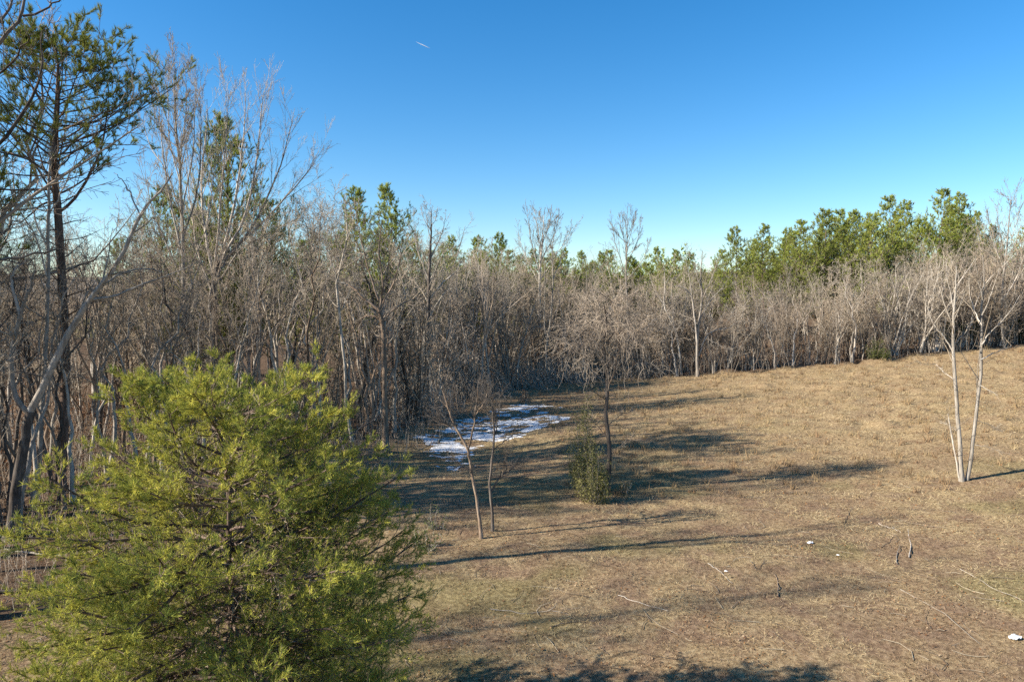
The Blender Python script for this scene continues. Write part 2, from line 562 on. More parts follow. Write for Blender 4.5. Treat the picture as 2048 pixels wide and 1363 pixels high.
def pine_proto(H, r, h0, wid, dens, tone_a, tone_b, full=True):
    t = thing('pine_tree', 'x', 'tree', (0, 0, 0))
    p, R = trunk_path(H, r, wob=0.12, tip=0.04)
    gt, gb, gn = Geo(), Geo(), Geo()
    tubes(gt, p, R, 7)
    n1 = int(74 * dens)
    L1, R1 = spawn(p[None], R[None], n1, h0, 0.985, 66, 10, wid, 6, 0.4, up=0.7, wand=0.08, taper=0.0, even=True)
    # taper the crown: rounded cone
    tt = (L1[:, 0, 2] / H - h0) / (1 - h0)
    k = np.clip(np.clip(1.02 - tt, 0, 1) ** 0.82 * (0.7 + 0.5 * np.clip(tt / 0.3, 0, 1)), 0.07, 1.1)
    L1 = L1[:, :1] + (L1 - L1[:, :1]) * k[:, None, None]
    tubes(gb, L1, R1, 4)
    L2, R2 = spawn(L1, R1, 12 * dens ** 0.5 * np.clip(k, .45, 1), 0.22, 1.0, 44, 14, 0.34, 4, 0.5, up=0.5, wand=0.15, taper=0.3, minr=.009, even=True, lmin=0.3)
    tubes(gb, L2, R2, 3)
    L3, R3 = spawn(L2, R2, 4.6, 0.2, 1.0, 42, 14, 0.40, 2, 0.6, up=0.5, minr=.009, lmin=0.2)
    tubes(gb, L3, R3, 3)
    A = np.concatenate([L2[:, [1, 3]], L3])
    needles(gn, A, 11, 0.1, 0.19, 0.025, 0.66, mixtone(len(A), tone_a, tone_b), .4, up=0.55)
    gt.build('trunk', M_PINEBARK, t); gb.build('limbs', M_PINEBARK, t); gn.build('foliage', M_NEEDLE, t, smooth=False)
    t['h'] = float(H)
    return t


PG_A, PG_B = (0.155, 0.20, 0.036), (0.40, 0.43, 0.085)
pines = [pine_proto(15, .17, .30, .22, 1.0, PG_A, PG_B), pine_proto(15, .17, .22, .26, 1.15, PG_A, PG_B), pine_proto(16, .18, .42, .21, .9, PG_A, PG_B),
         pine_proto(14, .16, .16, .30, 1.3, PG_A, PG_B)]

# ------------------------------------------------------------------ placing
SKY = [(-400, 330), (-100, 380), (0, 440), (200, 450), (330, 425), (560, 405), (620, 372), (680, 405), (840, 445), (900, 500), (1000, 490), (1060, 478), (1150, 490), (1250, 520), (1380, 520), (1480, 545), (1600, 528), (1750, 505), (1850, 480), (1950, 445), (2048, 415), (2400, 400)]
ZONES = [(-2000, 300, 'by the leaning forked tree'), (300, 640, 'behind the near green pine'), (640, 850, 'between the near pine and the snow'), (850, 1130, 'behind the snow patch'),
         (1130, 1340, 'behind the vine draped tree'), (1340, 1620, 'by the pale corner tree'), (1620, 1860, 'under the cluster of green pines'), (1860, 9000, 'behind the two stemmed field tree')]
ORD = ['first', 'second', 'third', 'fourth', 'fifth', 'sixth', 'seventh', 'eighth', 'ninth', 'tenth', 'eleventh', 'twelfth', 'thirteenth', 'fourteenth', 'fifteenth', 'sixteenth', 'seventeenth', 'eighteenth', 'nineteenth', 'twentieth'] + ['twenty-' + w for w in 'first second third fourth fifth sixth seventh eighth ninth'.split()] + ['thirtieth'] + ['thirty-' + w for w in 'first second third fourth fifth sixth seventh eighth ninth'.split()]


def zone(px):
    return next(z for a, b, z in ZONES if a <= px < b)


used = {}


def place(proto, px, D, H, label, group, rot=None, slim=1.0):
    x = (px - 1024) / F * D
    if id(proto) not in used:
        used[id(proto)] = True; o = proto
        o['label'] = label
        if group: o['group'] = group
        elif 'group' in o: del o['group']
    else:
        o = copy_tree(proto, label, group)
    s = H / proto['h']
    o.location = (x, D, float(gz(x, D)) - 0.05)
    o.rotation_euler = (rng.normal(0, .02), rng.normal(0, .02), rng.random() * 6.28 if rot is None else rot)
    o.scale = (s * slim, s * slim, s)
    return o


def height_to(px, py, D):
    x = (px - 1024) / F * D
    return float(W(px, py, D)[2] - gz(x, D))


jobs = []   # proto, px, D, H, tone, front
px_list = list(np.linspace(-190, 2290, 96) + rng.normal(0, 12, 96))
for px in px_list:          # the edge of the woods
    off = abs(rng.normal(0, 2.2)) + 0.3
    D = float(edge_d(px)) + off
    if 30 < px < 330: D += 3
    pick = rng.random()
    st = 'slim' if pick < .56 else 'brush' if pick < .72 else 'spread' if pick < .86 else 'vase'
    top = np.interp(px, [s[0] for s in SKY], [s[1] for s in SKY]) + abs(rng.normal(0, 70)) + {'slim': 25, 'brush': 85, 'spread': 25, 'vase': 20}[st]
    jobs.append((st, px, D, top, True))
for px in np.linspace(-180, 2280, 82) + rng.normal(0, 14, 82):   # second rank
    D = float(edge_d(px)) + rng.uniform(4, 15)
    pick = rng.random()
    st = 'slim' if pick < .36 else 'brush' if pick < .6 else 'spread' if pick < .8 else 'vase' if pick < .93 else 'poplar'
    top = np.interp(px, [s[0] for s in SKY], [s[1] for s in SKY]) + abs(rng.normal(0, 45)) + {'slim': 15, 'brush': 70, 'spread': 10, 'vase': 5, 'poplar': 0}[st]
    jobs.append((st, px, D, top, False))
for px in np.linspace(-170, 2270, 66) + rng.normal(0, 14, 66):   # deep in the woods
    D = float(edge_d(px)) + rng.uniform(15, 46)
    pick = rng.random()
    st = 'slim' if pick < .15 else 'brush' if pick < .3 else 'spread' if pick < .65 else 'vase' if pick < .85 else 'poplar'
    top = np.interp(px, [s[0] for s in SKY], [s[1] for s in SKY]) + abs(rng.normal(0, 35)) + 5
    jobs.append((st, px, D, top, False))
for px in np.linspace(860, 2290, 118) + rng.normal(0, 12, 118):   # the brushy skirt of the woods
    D = float(edge_d(px)) + abs(rng.normal(0, 7)) + .6
    pick = rng.random()
    st = 'brush' if pick < .72 else 'spread' if pick < .86 else 'vase'
    top = np.interp(px, [q[0] for q in SKY], [q[1] for q in SKY]) + abs(rng.normal(0, 48)) + 8
    jobs.append((st, px, D, top, False))
for px in np.linspace(-180, 860, 34) + rng.normal(0, 12, 34):
    D = float(edge_d(px)) + rng.uniform(6, 30)
    top = np.interp(px, [q[0] for q in SKY], [q[1] for q in SKY]) + abs(rng.normal(0, 60))
    jobs.append(('slim' if rng.random() < .6 else 'poplar', px, D, top, False))
for px in np.linspace(-160, 430, 26) + rng.normal(0, 10, 26):
    D = float(edge_d(px)) - rng.uniform(-1, 3.2)
    top = np.interp(px, [q[0] for q in SKY], [q[1] for q in SKY]) + 40 + abs(rng.normal(0, 90))
    jobs.append(('slim', px, D, top, False))
jobs.sort(key=lambda j: j[1])
count = {}
for st, px, D, top, front in jobs:
    if D < 36 and st in ('spread', 'brush') and rng.random() < .8: st = 'slim' if rng.random() < .6 else 'poplar' if not front else 'slim'
    cands = [q for q in protos if q[1] == st]
    proto, _, tone = cands[rng.integers(len(cands))]
    H = height_to(px, top, D)
    lo, hi = {'slim': (3, 15), 'brush': (3, 11.5), 'spread': (5, 17), 'vase': (5, 18), 'poplar': (9, 24)}[st]
    H = float(np.clip(H, lo, hi))
    z = zone(px)
    if front:
        k = (tone, z); count[k] = count.get(k, 0) + 1
        lab = f"{ORD[count[k] - 1]} {tone} tree from left, woods edge {z}"
    else:
        k = (tone, z, 1); count[k] = count.get(k, 0) + 1
        lab = f"{ORD[count[k] - 1]} {tone} tree from left, deeper woods {z}"
    place(proto, px, D, H, lab, 'bare trees of the woods')

# pines seen over the bare trees: top pixel, distance
PINES = [(1470, 455, 76, 0, 'rounded pine standing alone of the row at the low end of the green pines'),
         (1531, 450, 80, 2, 'thin topped dark pine second up the slope in the green pine row'),
         (1565, 458, 84, 0, 'small pine squeezed behind the second and fourth of the green pine row'),
         (1602, 440, 78, 1, 'broad yellowish pine low on the slope, bushy to the brush below it'),
         (1645, 422, 80, 3, 'full bright green pine midway along the pine row, rounded top'),
         (1668, 418, 86, 1, 'pine behind the full bright green one midway along the row'),
         (1703, 424, 80, 3, 'wide pine hanging low over the grey brush midway up the row'),
         (1765, 392, 82, 1, 'tall pine with a blunt top just below the highest of the row'),
         (1740, 430, 78, 3, 'low bright pine in front of the tall blunt topped one'),
         (1812, 402, 88, 2, 'open dark pine with sky showing through beside the highest pine'),
         (1860, 380, 84, 1, 'highest pine of the row with a pointed top'),
         (1915, 388, 86, 0, 'pointed pine next beyond the highest, last of the tall ones'),
         (1948, 425, 92, 2, 'short pine at the far end of the pine row'),
         (1835, 440, 80, 3, 'shorter pine below the highest pine of the row'),
         (785, 368, 58, 2, 'tall dark pine rising over the bare trees behind the snow end of the woods'),
         (716, 378, 60, 2, 'narrow dark pine beside the tall one over the bare trees'),
         (770, 470, 66, 1, 'lower pine filling in below the tall dark pine'),
         (456, 240, 48, 3, 'tall pointed pine behind the pale twin trunked bare trees'),
         (330, 372, 50, 1, 'shorter rounded pine at the foot of the tall pointed pine'),
         (540, 400, 52, 1, 'lower pine on the snow side of the tall pointed pine'),
         (400, 420, 46, 3, 'bushy low pine beneath the tall pointed pine')]
for px, py, D, k, lab in PINES:
    place(pines[k], px, D, height_to(px, py, D), lab, 'pines over the bare woods', slim=1.0 if px > 600 else 0.85)
BACK = [(860, 500), (885, 490), (915, 474), (955, 474), (988, 468), (1015, 500), (1060, 500), (1100, 505), (1130, 498), (1165, 502), (1200, 505), (1222, 500), (1270, 520), (1310, 494), (1345, 502), (1385, 506), (1420, 525), (640, 470), (600, 480), (250, 480), (690, 470), (820, 480), (1500, 500), (1980, 450), (2040, 455), (2100, 440), (2180, 430), (940, 530), (1040, 535), (1150, 540), (1240, 545), (900, 515), (975, 505), (1035, 510), (1085, 515), (1110, 520), (1185, 525), (1255, 515), (1295, 525), (1330, 530), (1365, 520), (1440, 500), (1405, 540), (1510, 480), (1590, 462), (1685, 452), (1725, 450), (1790, 430), (1890, 415), (1932, 430), (1560, 475), (1640, 455)]
for i, (px, py) in enumerate(sorted(BACK)):
    D = float(edge_d(px)) + 24 + 10 * rng.random()
    k = ('back', zone(px)); count[k] = count.get(k, 0) + 1
    place(pines[i % 4], px, D, max(6, height_to(px, py, D)), f"{ORD[count[k] - 1]} pine top from left, back row {zone(px)}", 'pines in the back row')

# trees beyond the frame whose shadows lie on the field
for x, y, k, H in [(-19, 3, 4, 14), (-23, 8, 0, 20), (-17, 7.5, 8, 12), (-26, 12, 1, 20), (-15.5, -1, 6, 12), (-30, 5, 1, 20), (-13, -4.5, 9, 11), (-25, -2, 5, 15), (-18, 19.5, 0, 19), (-20, 18, 1, 20), (-19.5, 22, 5, 18), (-22, 23, 0, 21), (-21, 25.5, 2, 18), (-23, 20, 3, 18), (-28, 24, 0, 22), (-29, 18, 0, 22), (-24, 15.5, 1, 18)]:
    px = 1024 + F * x / y if abs(y) > .1 else 0
    o = copy_tree(protos[k][0], f"{protos[k][2]} bare tree outside the photo casting shade on the field", 'bare trees outside the photo')
    s = H / protos[k][0]['h']; o.scale = (s, s, s); o.location = (x, y, float(gz(x, y)) - .05); o.rotation_euler = (0, 0, rng.random() * 6)
for x, y, k, H in [(-19, 20.5, 2, 18), (-22, 26, 0, 18)]:
    o = copy_tree(pines[k], 'pine outside the photo casting shade on the field', 'pines outside the photo')
    s = H / pines[k]['h']; o.scale = (s, s, s); o.location = (x, y, float(gz(x, y)) - .05)


# ------------------------------------------------------------------ single trees drawn limb by limb
TW = [dict(n=9, t0=.3, t1=1, ang=40, asd=14, lr=.32, K=5, rr=.5, up=.2, wand=.16, minr=.008, even=True),
      dict(n=6, t0=.15, t1=1, ang=42, asd=15, lr=.45, K=4, rr=.6, up=.1, wand=.2, minr=.006),
      dict(n=2.5, t0=.2, t1=1, ang=42, asd=15, lr=.5, K=3, rr=.7, wand=.15, minr=.0045)]


TP = [dict(n=14, t0=.22, t1=1, ang=24, asd=8, lr=.32, K=5, rr=.5, up=.45, wand=.08, minr=.008, even=True, taper=.4),
      dict(n=7.5, t0=.12, t1=1, ang=27, asd=10, lr=.44, K=4, rr=.6, up=.3, wand=.11, minr=.006),
      dict(n=3, t0=.15, t1=1, ang=30, asd=12, lr=.5, K=2, rr=.7, wand=.1, minr=.0048)]
TP2 = [dict(n=10, t0=.22, t1=1, ang=24, asd=8, lr=.34, K=4, rr=.5, up=.45, wand=.08, minr=.012, even=True, taper=.4),
       dict(n=6, t0=.12, t1=1, ang=27, asd=10, lr=.45, K=3, rr=.6, up=.3, wand=.11, minr=.009),
       dict(n=2.2, t0=.15, t1=1, ang=30, asd=12, lr=.5, K=2, rr=.7, wand=.1, minr=.007)]


def hero(name, label, D, trunk, limbs, bark, twig, spec=TW, trunk_r=None, extra=None, jit=0.012, limb_bark=None, twig_on_trunk=0.0, dz=0.9, rs=0.74):
    """trunk and limbs: lists of (px, py, radius[, depth offset]) in the photograph's own directions, at distance D"""
    def pts(l, depth):
        n = len(l)
        return np.array([W(q[0], q[1], D + (q[3] if len(q) > 3 else depth * i / max(n - 1, 1))) for i, q in enumerate(l)])
    tp = pts(trunk, 0)
    base = tp[0].copy(); base[2] = float(gz(base[0], base[1]))
    tp[0, 2] = base[2] - 0.1
    t = thing(name, label, 'tree', base)
    K = max(12, 3 * len(tp))
    P = path(tp, K, jit); R = np.interp(np.linspace(0, 1, K), np.linspace(0, 1, len(trunk)), [q[2] for q in trunk]) * rs
    R[0] *= 1.45; R[1] *= 1.1
    g = Geo(); tubes(g, P, R, 9); g.build('trunk', bark, t, off=base)
    gc = Geo()
    allP, allR = [], []
    half = P[K // 2:]; allP.append(path(half, 12)); allR.append(np.interp(np.linspace(0, 1, 12), np.linspace(0, 1, len(half)), R[K // 2:]))
    for l in limbs:
        Kl = 12
        depth = rng.normal(0, dz)
        q = path(pts(l, depth), Kl, jit * 1.5)
        r = np.interp(np.linspace(0, 1, Kl), np.linspace(0, 1, len(l)), [a[2] for a in l]) * rs
        g = Geo(); tubes(g, q, r, 6); g.build('limb', limb_bark or bark, t, off=base)
        allP.append(q); allR.append(r)
    if twig_on_trunk:
        A = spawn(P[None], R[None], twig_on_trunk, .4, .99, 42, 12, .2, 12, .5, up=.4, wand=.1, taper=.5, minr=.01, even=True)
        tubes(gc, *A, 4); allP += list(A[0]); allR += list(A[1])
    if allP:
        crown_levels(gc, np.array(allP), np.array(allR), spec)
    if extra: extra(gc, P, R)
    if gc.n: gc.build('crown', twig, t, off=base)
    return t, base


hero('forked_tree', 'dark trunked leaning tree that forks low into two long pale bare limbs', 21,
     [(20, 1075, .20), (34, 965, .17), (48, 885, .155), (60, 822, .16)],
     [[(60, 822, .13), (95, 760, .12), (128, 680, .105), (172, 608, .095), (206, 568, .085), (245, 508, .07), (280, 430, .06), (312, 392, .045), (350, 345, .02)],
      [(60, 825, .11), (30, 788, .085), (24, 700, .075), (40, 632, .06), (60, 575, .045), (66, 545, .025)],
      [(40, 632, .055), (26, 575, .05), (26, 545, .04), (55, 518, .02)],
      [(182, 600, .06), (225, 593, .05), (262, 578, .045), (300, 562, .035), (352, 543, .02), (400, 520, .01)],
      [(200, 572, .05), (240, 548, .04), (290, 537, .03), (330, 545, .012)],
      [(280, 430, .035), (262, 388, .03), (245, 362, .02), (230, 345, .01)]],
     M_DARK, M_TWIG, spec=[dict(n=6, t0=.3, t1=1, ang=44, asd=14, lr=.2, K=5, rr=.5, up=.2, wand=.2, minr=.006), dict(n=4, t0=.2, t1=1, ang=42, asd=15, lr=.5, K=4, rr=.6, minr=.0045, wand=.2)],
     limb_bark=M_GREY, dz=.5, rs=.84)
hero('bare_tree', 'bare tree rooted outside the photo, dark limbs reaching in at the top left corner', 15,
     [(-190, 1330, .24), (-185, 1000, .2), (-200, 700, .19), (-190, 500, .17), (-160, 300, .13), (-120, 180, .1)],
     [[(-190, 480, .1), (-110, 390, .07), (-30, 315, .055), (40, 240, .045), (68, 185, .035), (86, 130, .028), (80, 85, .018), (95, 50, .01)],
      [(-150, 250, .08), (-60, 160, .06), (0, 78, .05), (45, 32, .042), (55, -40, .03), (60, -110, .02)],
      [(45, 32, .035), (85, 22, .028), (120, -5, .02), (160, -60, .012)],
      [(-120, 180, .06), (-50, 100, .045), (10, 30, .035), (50, -40, .02)],
      [(-150, 290, .05), (-60, 190, .04), (0, 148, .03), (40, 105, .022), (60, 70, .012)],
      [(-190, 560, .06), (-80, 530, .05), (0, 518, .042), (55, 510, .036), (105, 500, .026), (140, 497, .014)],
      [(-170, 350, .05), (-60, 305, .035), (0, 303, .028), (50, 317, .022), (98, 347, .012)]],
     M_DARK, M_TWIGDARK, spec=[dict(n=7, t0=.4, t1=1, ang=42, asd=14, lr=.24, K=5, rr=.5, up=.25, wand=.16, minr=.005, even=True), dict(n=5, t0=.15, t1=1, ang=42, asd=15, lr=.5, K=4, rr=.6, up=.1, minr=.004, wand=.2)], dz=.6)
hero('slender_tree', 'slim bare grey trunk standing hard beside the tall left pine', 25,
     [(72, 985, .13), (82, 860, .115), (90, 700, .10), (96, 560, .085), (97, 430, .07), (98, 340, .05), (104, 250, .03)],
     [[(95, 560, .05), (70, 470, .035), (40, 420, .022), (15, 350, .012)], [(97, 500, .045), (75, 450, .035), (60, 390, .022), (70, 320, .01)], [(97, 430, .04), (130, 370, .028), (160, 300, .016)], [(92, 640, .04), (50, 610, .03), (10, 570, .015)]],
     M_GREY, M_TWIG)
hero('tall_bare_tree', 'tall slim pale bare tree, first of the twin giants behind the near pine', 38,
     [(374, 880, .19), (372, 700, .17), (367, 560, .15), (364, 430, .12), (358, 320, .09), (350, 220, .055), (347, 150, .02)],
     [[(366, 520, .07), (340, 400, .055), (325, 300, .04), (318, 210, .02)], [(366, 480, .07), (395, 380, .055), (402, 280, .04), (400, 190, .018)], [(364, 430, .06), (335, 350, .045), (300, 290, .03), (285, 240, .015)],
      [(364, 420, .06), (385, 310, .045), (390, 220, .03), (392, 155, .014)], [(362, 380, .05), (340, 280, .04), (335, 200, .025), (330, 150, .012)], [(358, 330, .045), (372, 230, .03), (372, 150, .014)],
      [(368, 570, .06), (325, 470, .045), (300, 400, .03), (290, 340, .015)], [(367, 560, .06), (408, 470, .045), (425, 370, .03), (432, 280, .014)]],
     M_PALE, M_TWIG, spec=TP, twig_on_trunk=16)
hero('tall_bare_tree', 'broad vase shaped bare tree with dark trunk, second twin giant behind the near pine', 40,
     [(424, 870, .28), (425, 740, .255), (430, 640, .24), (428, 560, .23), (440, 520, .2)],
     [[(428, 560, .13), (412, 470, .11), (402, 380, .085), (410, 280, .05), (415, 200, .02)], [(440, 520, .12), (462, 440, .1), (478, 350, .08), (488, 260, .05), (492, 185, .02)],
      [(440, 525, .12), (490, 430, .1), (512, 330, .07), (520, 250, .045), (525, 190, .018)], [(435, 540, .11), (500, 460, .09), (545, 370, .065), (570, 300, .04), (585, 240, .018)],
      [(445, 520, .1), (520, 450, .08), (580, 385, .055), (615, 345, .035), (632, 310, .015)], [(428, 550, .1), (440, 430, .08), (448, 330, .055), (455, 240, .03), (458, 180, .014)],
      [(425, 590, .1), (395, 500, .075), (380, 400, .05), (370, 310, .02)], [(440, 560, .08), (480, 500, .06), (530, 470, .04), (590, 440, .015)]],
     M_DARK, M_TWIG, spec=TP, limb_bark=M_GREY, twig_on_trunk=3, dz=1.6)
hero('bare_tree', 'pale brown trunk at the woods edge above the fallen branches, tangled vines in its top', 33,
     [(772, 892, .20), (770, 800, .17), (768, 720, .16), (766, 660, .155), (757, 615, .14)],
     [[(757, 620, .11), (733, 600, .085), (705, 575, .06), (690, 560, .03)], [(766, 645, .07), (748, 631, .06), (728, 634, .045), (715, 650, .015)], [(760, 620, .09), (765, 560, .07), (758, 500, .05), (765, 440, .02)],
      [(758, 618, .08), (785, 570, .06), (800, 520, .04), (805, 470, .015)], [(762, 640, .07), (800, 610, .05), (830, 600, .03), (850, 615, .012)], [(757, 600, .07), (735, 530, .05), (720, 470, .03), (712, 420, .012)]],
     M_BROWN, M_TWIGRED, twig_on_trunk=3)
hero('bare_tree', 'crooked pale tree with a thick broken limb held out sideways near mid height', 35,
     [(705, 885, .10), (692, 800, .09), (690, 740, .09), (680, 640, .085), (674, 565, .085), (682, 530, .07), (694, 470, .05), (690, 410, .02)],
     [[(675, 563, .09), (690, 568, .085), (706, 574, .075), (720, 577, .06)], [(675, 560, .05), (662, 520, .035), (650, 470, .015)], [(690, 490, .04), (705, 450, .03), (710, 400, .012)], [(683, 620, .04), (700, 580, .03), (712, 550, .012)]],
     M_PALE, M_TWIG, twig_on_trunk=6)


def ivy(gc, P, R):
    pass


hero('bare_tree', 'upright grey tree with dark ivy wrapped trunk and pale upswept side limbs', 46,
     [(852, 790, .2), (855, 700, .19), (857, 620, .17), (859, 540, .14), (862, 470, .08), (862, 415, .02)],
     [[(858, 600, .08), (885, 565, .07), (910, 545, .05), (925, 520, .02)], [(858, 560, .07), (835, 500, .05), (830, 450, .02)], [(860, 520, .06), (882, 470, .04), (892, 430, .015)], [(856, 640, .06), (885, 590, .045), (905, 575, .02)], [(858, 575, .06), (880, 520, .05), (900, 490, .02)]],
     M_DARK, M_TWIG, limb_bark=M_PALE, twig_on_trunk=9)
hero('tall_bare_tree', 'tall pale bare tree rising above the snow patch, brushy fan shaped top', 60,
     [(1084, 762, .17), (1080, 660, .15), (1079, 560, .13), (1084, 490, .09), (1088, 430, .03)],
     [[(1080, 545, .07), (1062, 480, .05), (1055, 430, .02)], [(1082, 520, .06), (1108, 470, .04), (1118, 432, .018)], [(1084, 500, .05), (1075, 455, .035), (1072, 425, .015)], [(1084, 490, .05), (1098, 450, .035), (1102, 424, .014)],
      [(1081, 560, .05), (1125, 490, .04), (1145, 455, .015)], [(1080, 570, .05), (1050, 510, .035), (1038, 470, .015)]],
     M_PALE, M_TWIG, spec=TP2, twig_on_trunk=6, dz=1.5)
hero('slender_tree', 'pale forked trunk close beside the tall tree above the snow patch', 58,
     [(1096, 765, .13), (1092, 700, .12), (1101, 640, .10), (1106, 560, .08), (1104, 500, .05), (1110, 465, .02)],
     [[(1096, 690, .07), (1088, 640, .06), (1090, 560, .04), (1085, 500, .02)], [(1106, 560, .05), (1125, 510, .035), (1140, 470, .014)], [(1105, 530, .04), (1092, 490, .025), (1090, 455, .012)]],
     M_PALE, M_TWIG, twig_on_trunk=5)
hero('tall_bare_tree', 'lone tall fan topped bare tree standing over the vine draped tree', 72,
     [(1258, 752, .18), (1256, 640, .15), (1252, 550, .12), (1254, 490, .08), (1254, 430, .03)],
     [[(1252, 550, .06), (1232, 490, .045), (1225, 450, .018)], [(1253, 530, .06), (1275, 480, .045), (1282, 440, .018)], [(1254, 500, .05), (1243, 460, .035), (1240, 432, .014)], [(1254, 490, .05), (1265, 455, .035), (1266, 428, .014)], [(1253, 560, .05), (1285, 520, .04), (1298, 480, .015)]],
     M_GREY, M_TWIG, spec=TP2, twig_on_trunk=6, dz=1.5)
hero('bare_tree', 'pale barked bare tree at the field corner with an arching side stem', 60,
     [(1395, 757, .2), (1394, 700, .19), (1397, 650, .17), (1404, 600, .14), (1401, 550, .09), (1405, 500, .03)],
     [[(1394, 690, .13), (1388, 630, .11), (1384, 595, .09), (1370, 578, .07), (1350, 570, .03)], [(1397, 712, .1), (1410, 678, .09), (1430, 660, .075), (1458, 655, .04), (1475, 640, .015)],
      [(1399, 640, .09), (1422, 600, .07), (1445, 575, .05), (1462, 550, .02)], [(1384, 600, .08), (1380, 560, .06), (1372, 520, .03), (1375, 500, .012)], [(1404, 600, .08), (1424, 555, .055), (1438, 515, .02)], [(1402, 580, .07), (1392, 540, .05), (1388, 505, .015)],
      [(1394, 670, .07), (1370, 640, .05), (1348, 625, .02)], [(1412, 676, .05), (1440, 690, .035), (1460, 700, .012)]],
     M_GREY, M_TWIG, twig_on_trunk=6, rs=.6)
hero('slender_tree', 'pale stem bending over beside the arching tree at the field corner', 62,
     [(1362, 756, .11), (1360, 715, .10), (1352, 665, .10), (1338, 635, .09), (1328, 605, .07), (1330, 560, .04), (1326, 525, .02)],
     [[(1352, 660, .05), (1370, 640, .04), (1385, 635, .015)], [(1330, 610, .05), (1310, 580, .035), (1298, 545, .014)], [(1330, 570, .04), (1345, 540, .03), (1350, 510, .012)]],
     M_PALE, M_TWIGTAN, twig_on_trunk=4)
hero('bare_tree', 'tall pale bare tree at the upper end of the field with a straight grey trunk', 68,
     [(2008, 705, .2), (2003, 640, .18), (2006, 560, .15), (2014, 490, .11), (2020, 420, .05), (2024, 385, .02)],
     [[(2005, 600, .08), (2030, 560, .06), (2048, 510, .025)], [(2008, 540, .07), (1985, 480, .05), (1975, 430, .02)], [(2012, 500, .06), (2032, 450, .045), (2042, 400, .02)], [(2010, 520, .05), (1998, 460, .04), (1995, 410, .015)], [(2004, 630, .06), (1975, 580, .05), (1955, 540, .02)]],
     M_GREY, M_TWIG, spec=TP2, twig_on_trunk=6, rs=.62)

# the two stemmed tree on the field
FT = [dict(n=7, t0=.25, t1=1, ang=38, asd=12, lr=.34, K=5, rr=.5, up=.25, wand=.12, minr=.005, even=True), dict(n=5, t0=.2, t1=1, ang=40, asd=14, lr=.45, K=4, rr=.6, up=.1, wand=.16, minr=.0038), dict(n=1.6, t0=.3, t1=1, ang=40, asd=14, lr=.5, K=3, rr=.7, minr=.003)]
b = at(1925, 962)
hero('field_tree', 'lone open slope tree with two tall pale stems and a thin dead third', b[1],
     [(1924, 962, .125), (1919, 880, .105), (1912, 790, .095), (1908, 720, .085), (1907, 650, .07), (1911, 580, .045), (1913, 530, .02)],
     [[(1934, 960, .115), (1944, 900, .1), (1953, 830, .09), (1960, 760, .085), (1963, 690, .075), (1964, 620, .055), (1968, 560, .035), (1965, 510, .015)],
      [(1918, 955, .045), (1908, 900, .04), (1900, 850, .035), (1897, 828, .02)],
      [(1907, 705, .045), (1890, 675, .035), (1868, 650, .026), (1852, 610, .014)], [(1908, 690, .04), (1925, 670, .03), (1945, 640, .018)], [(1908, 660, .035), (1890, 610, .025), (1875, 560, .012)],
      [(1909, 640, .035), (1928, 590, .025), (1940, 540, .012)], [(1910, 760, .022), (1890, 745, .018), (1872, 728, .009)], [(1913, 860, .018), (1895, 848, .014), (1880, 845, .008)], [(1908, 620, .03), (1895, 560, .02), (1892, 520, .01)],
      [(1963, 690, .04), (1985, 660, .03), (2015, 630, .018), (2040, 590, .01)], [(1964, 650, .035), (1945, 610, .026), (1935, 560, .012)], [(1964, 630, .035), (1985, 580, .025), (2000, 530, .012)],
      [(1960, 770, .022), (1978, 780, .017), (1995, 790, .008)], [(1950, 890, .018), (1975, 893, .013), (2010, 905, .006)], [(1955, 840, .016), (1980, 850, .012), (2005, 862, .006)],
      [(1966, 600, .03), (1955, 550, .02), (1950, 510, .01)], [(1968, 580, .03), (1990, 545, .02), (2005, 500, .01)], [(1961, 720, .03), (1990, 705, .022), (2025, 690, .01)], [(1872, 728, .012), (1850, 728, .008), (1830, 720, .005)]],
     M_PALE, M_TWIGTAN, spec=FT, twig_on_trunk=4, dz=.9, jit=.008, rs=.66)

YT = [dict(n=12, t0=.3, t1=1, ang=34, asd=12, lr=.5, K=6, rr=.5, up=.3, wand=.12, minr=.004, even=True, lmin=.5), dict(n=7, t0=.15, t1=1, ang=38, asd=13, lr=.5, K=4, rr=.6, up=.15, wand=.15, minr=.003, lmin=.16), dict(n=1.8, t0=.2, t1=1, ang=38, asd=14, lr=.5, K=3, rr=.7, minr=.0025)]
# the two young trees in front of the snow
b = at(962, 1076)
hero('young_tree', 'young bare tree with one bent brown stem below the snow, further from the evergreen shrub', b[1],
     [(963, 1078, .07), (957, 1020, .06), (948, 970, .055), (940, 920, .05), (934, 895, .05), (918, 865, .04), (905, 840, .035), (893, 805, .025), (885, 780, .012)],
     [[(936, 900, .04), (948, 850, .033), (953, 810, .026), (955, 775, .012)], [(918, 865, .025), (895, 850, .018), (870, 842, .008)], [(905, 840, .02), (895, 815, .015), (880, 800, .007)], [(950, 830, .02), (968, 805, .014), (978, 780, .007)], [(945, 950, .018), (925, 930, .013), (900, 920, .007)]],
     M_BROWN, M_TWIGDARK, spec=YT, dz=.5, jit=.01, rs=.8)
b = at(985, 1062)
hero('young_tree', 'young bare tree with dark forked stem below the snow, nearer the evergreen shrub', b[1],
     [(986, 1064, .06), (984, 1010, .055), (979, 970, .05), (984, 920, .045), (988, 870, .04), (985, 825, .03), (984, 790, .015)],
     [[(981, 985, .035), (1000, 955, .03), (1018, 940, .025), (1036, 925, .012)], [(988, 870, .028), (996, 840, .02), (1002, 800, .01)], [(1004, 952, .02), (1010, 925, .016), (1012, 900, .008)], [(985, 840, .02), (970, 815, .015), (962, 790, .007)], [(986, 900, .02), (1010, 880, .014), (1030, 870, .007)]],
     M_DARK, M_TWIGDARK, spec=YT, dz=.5, jit=.01, rs=.8)


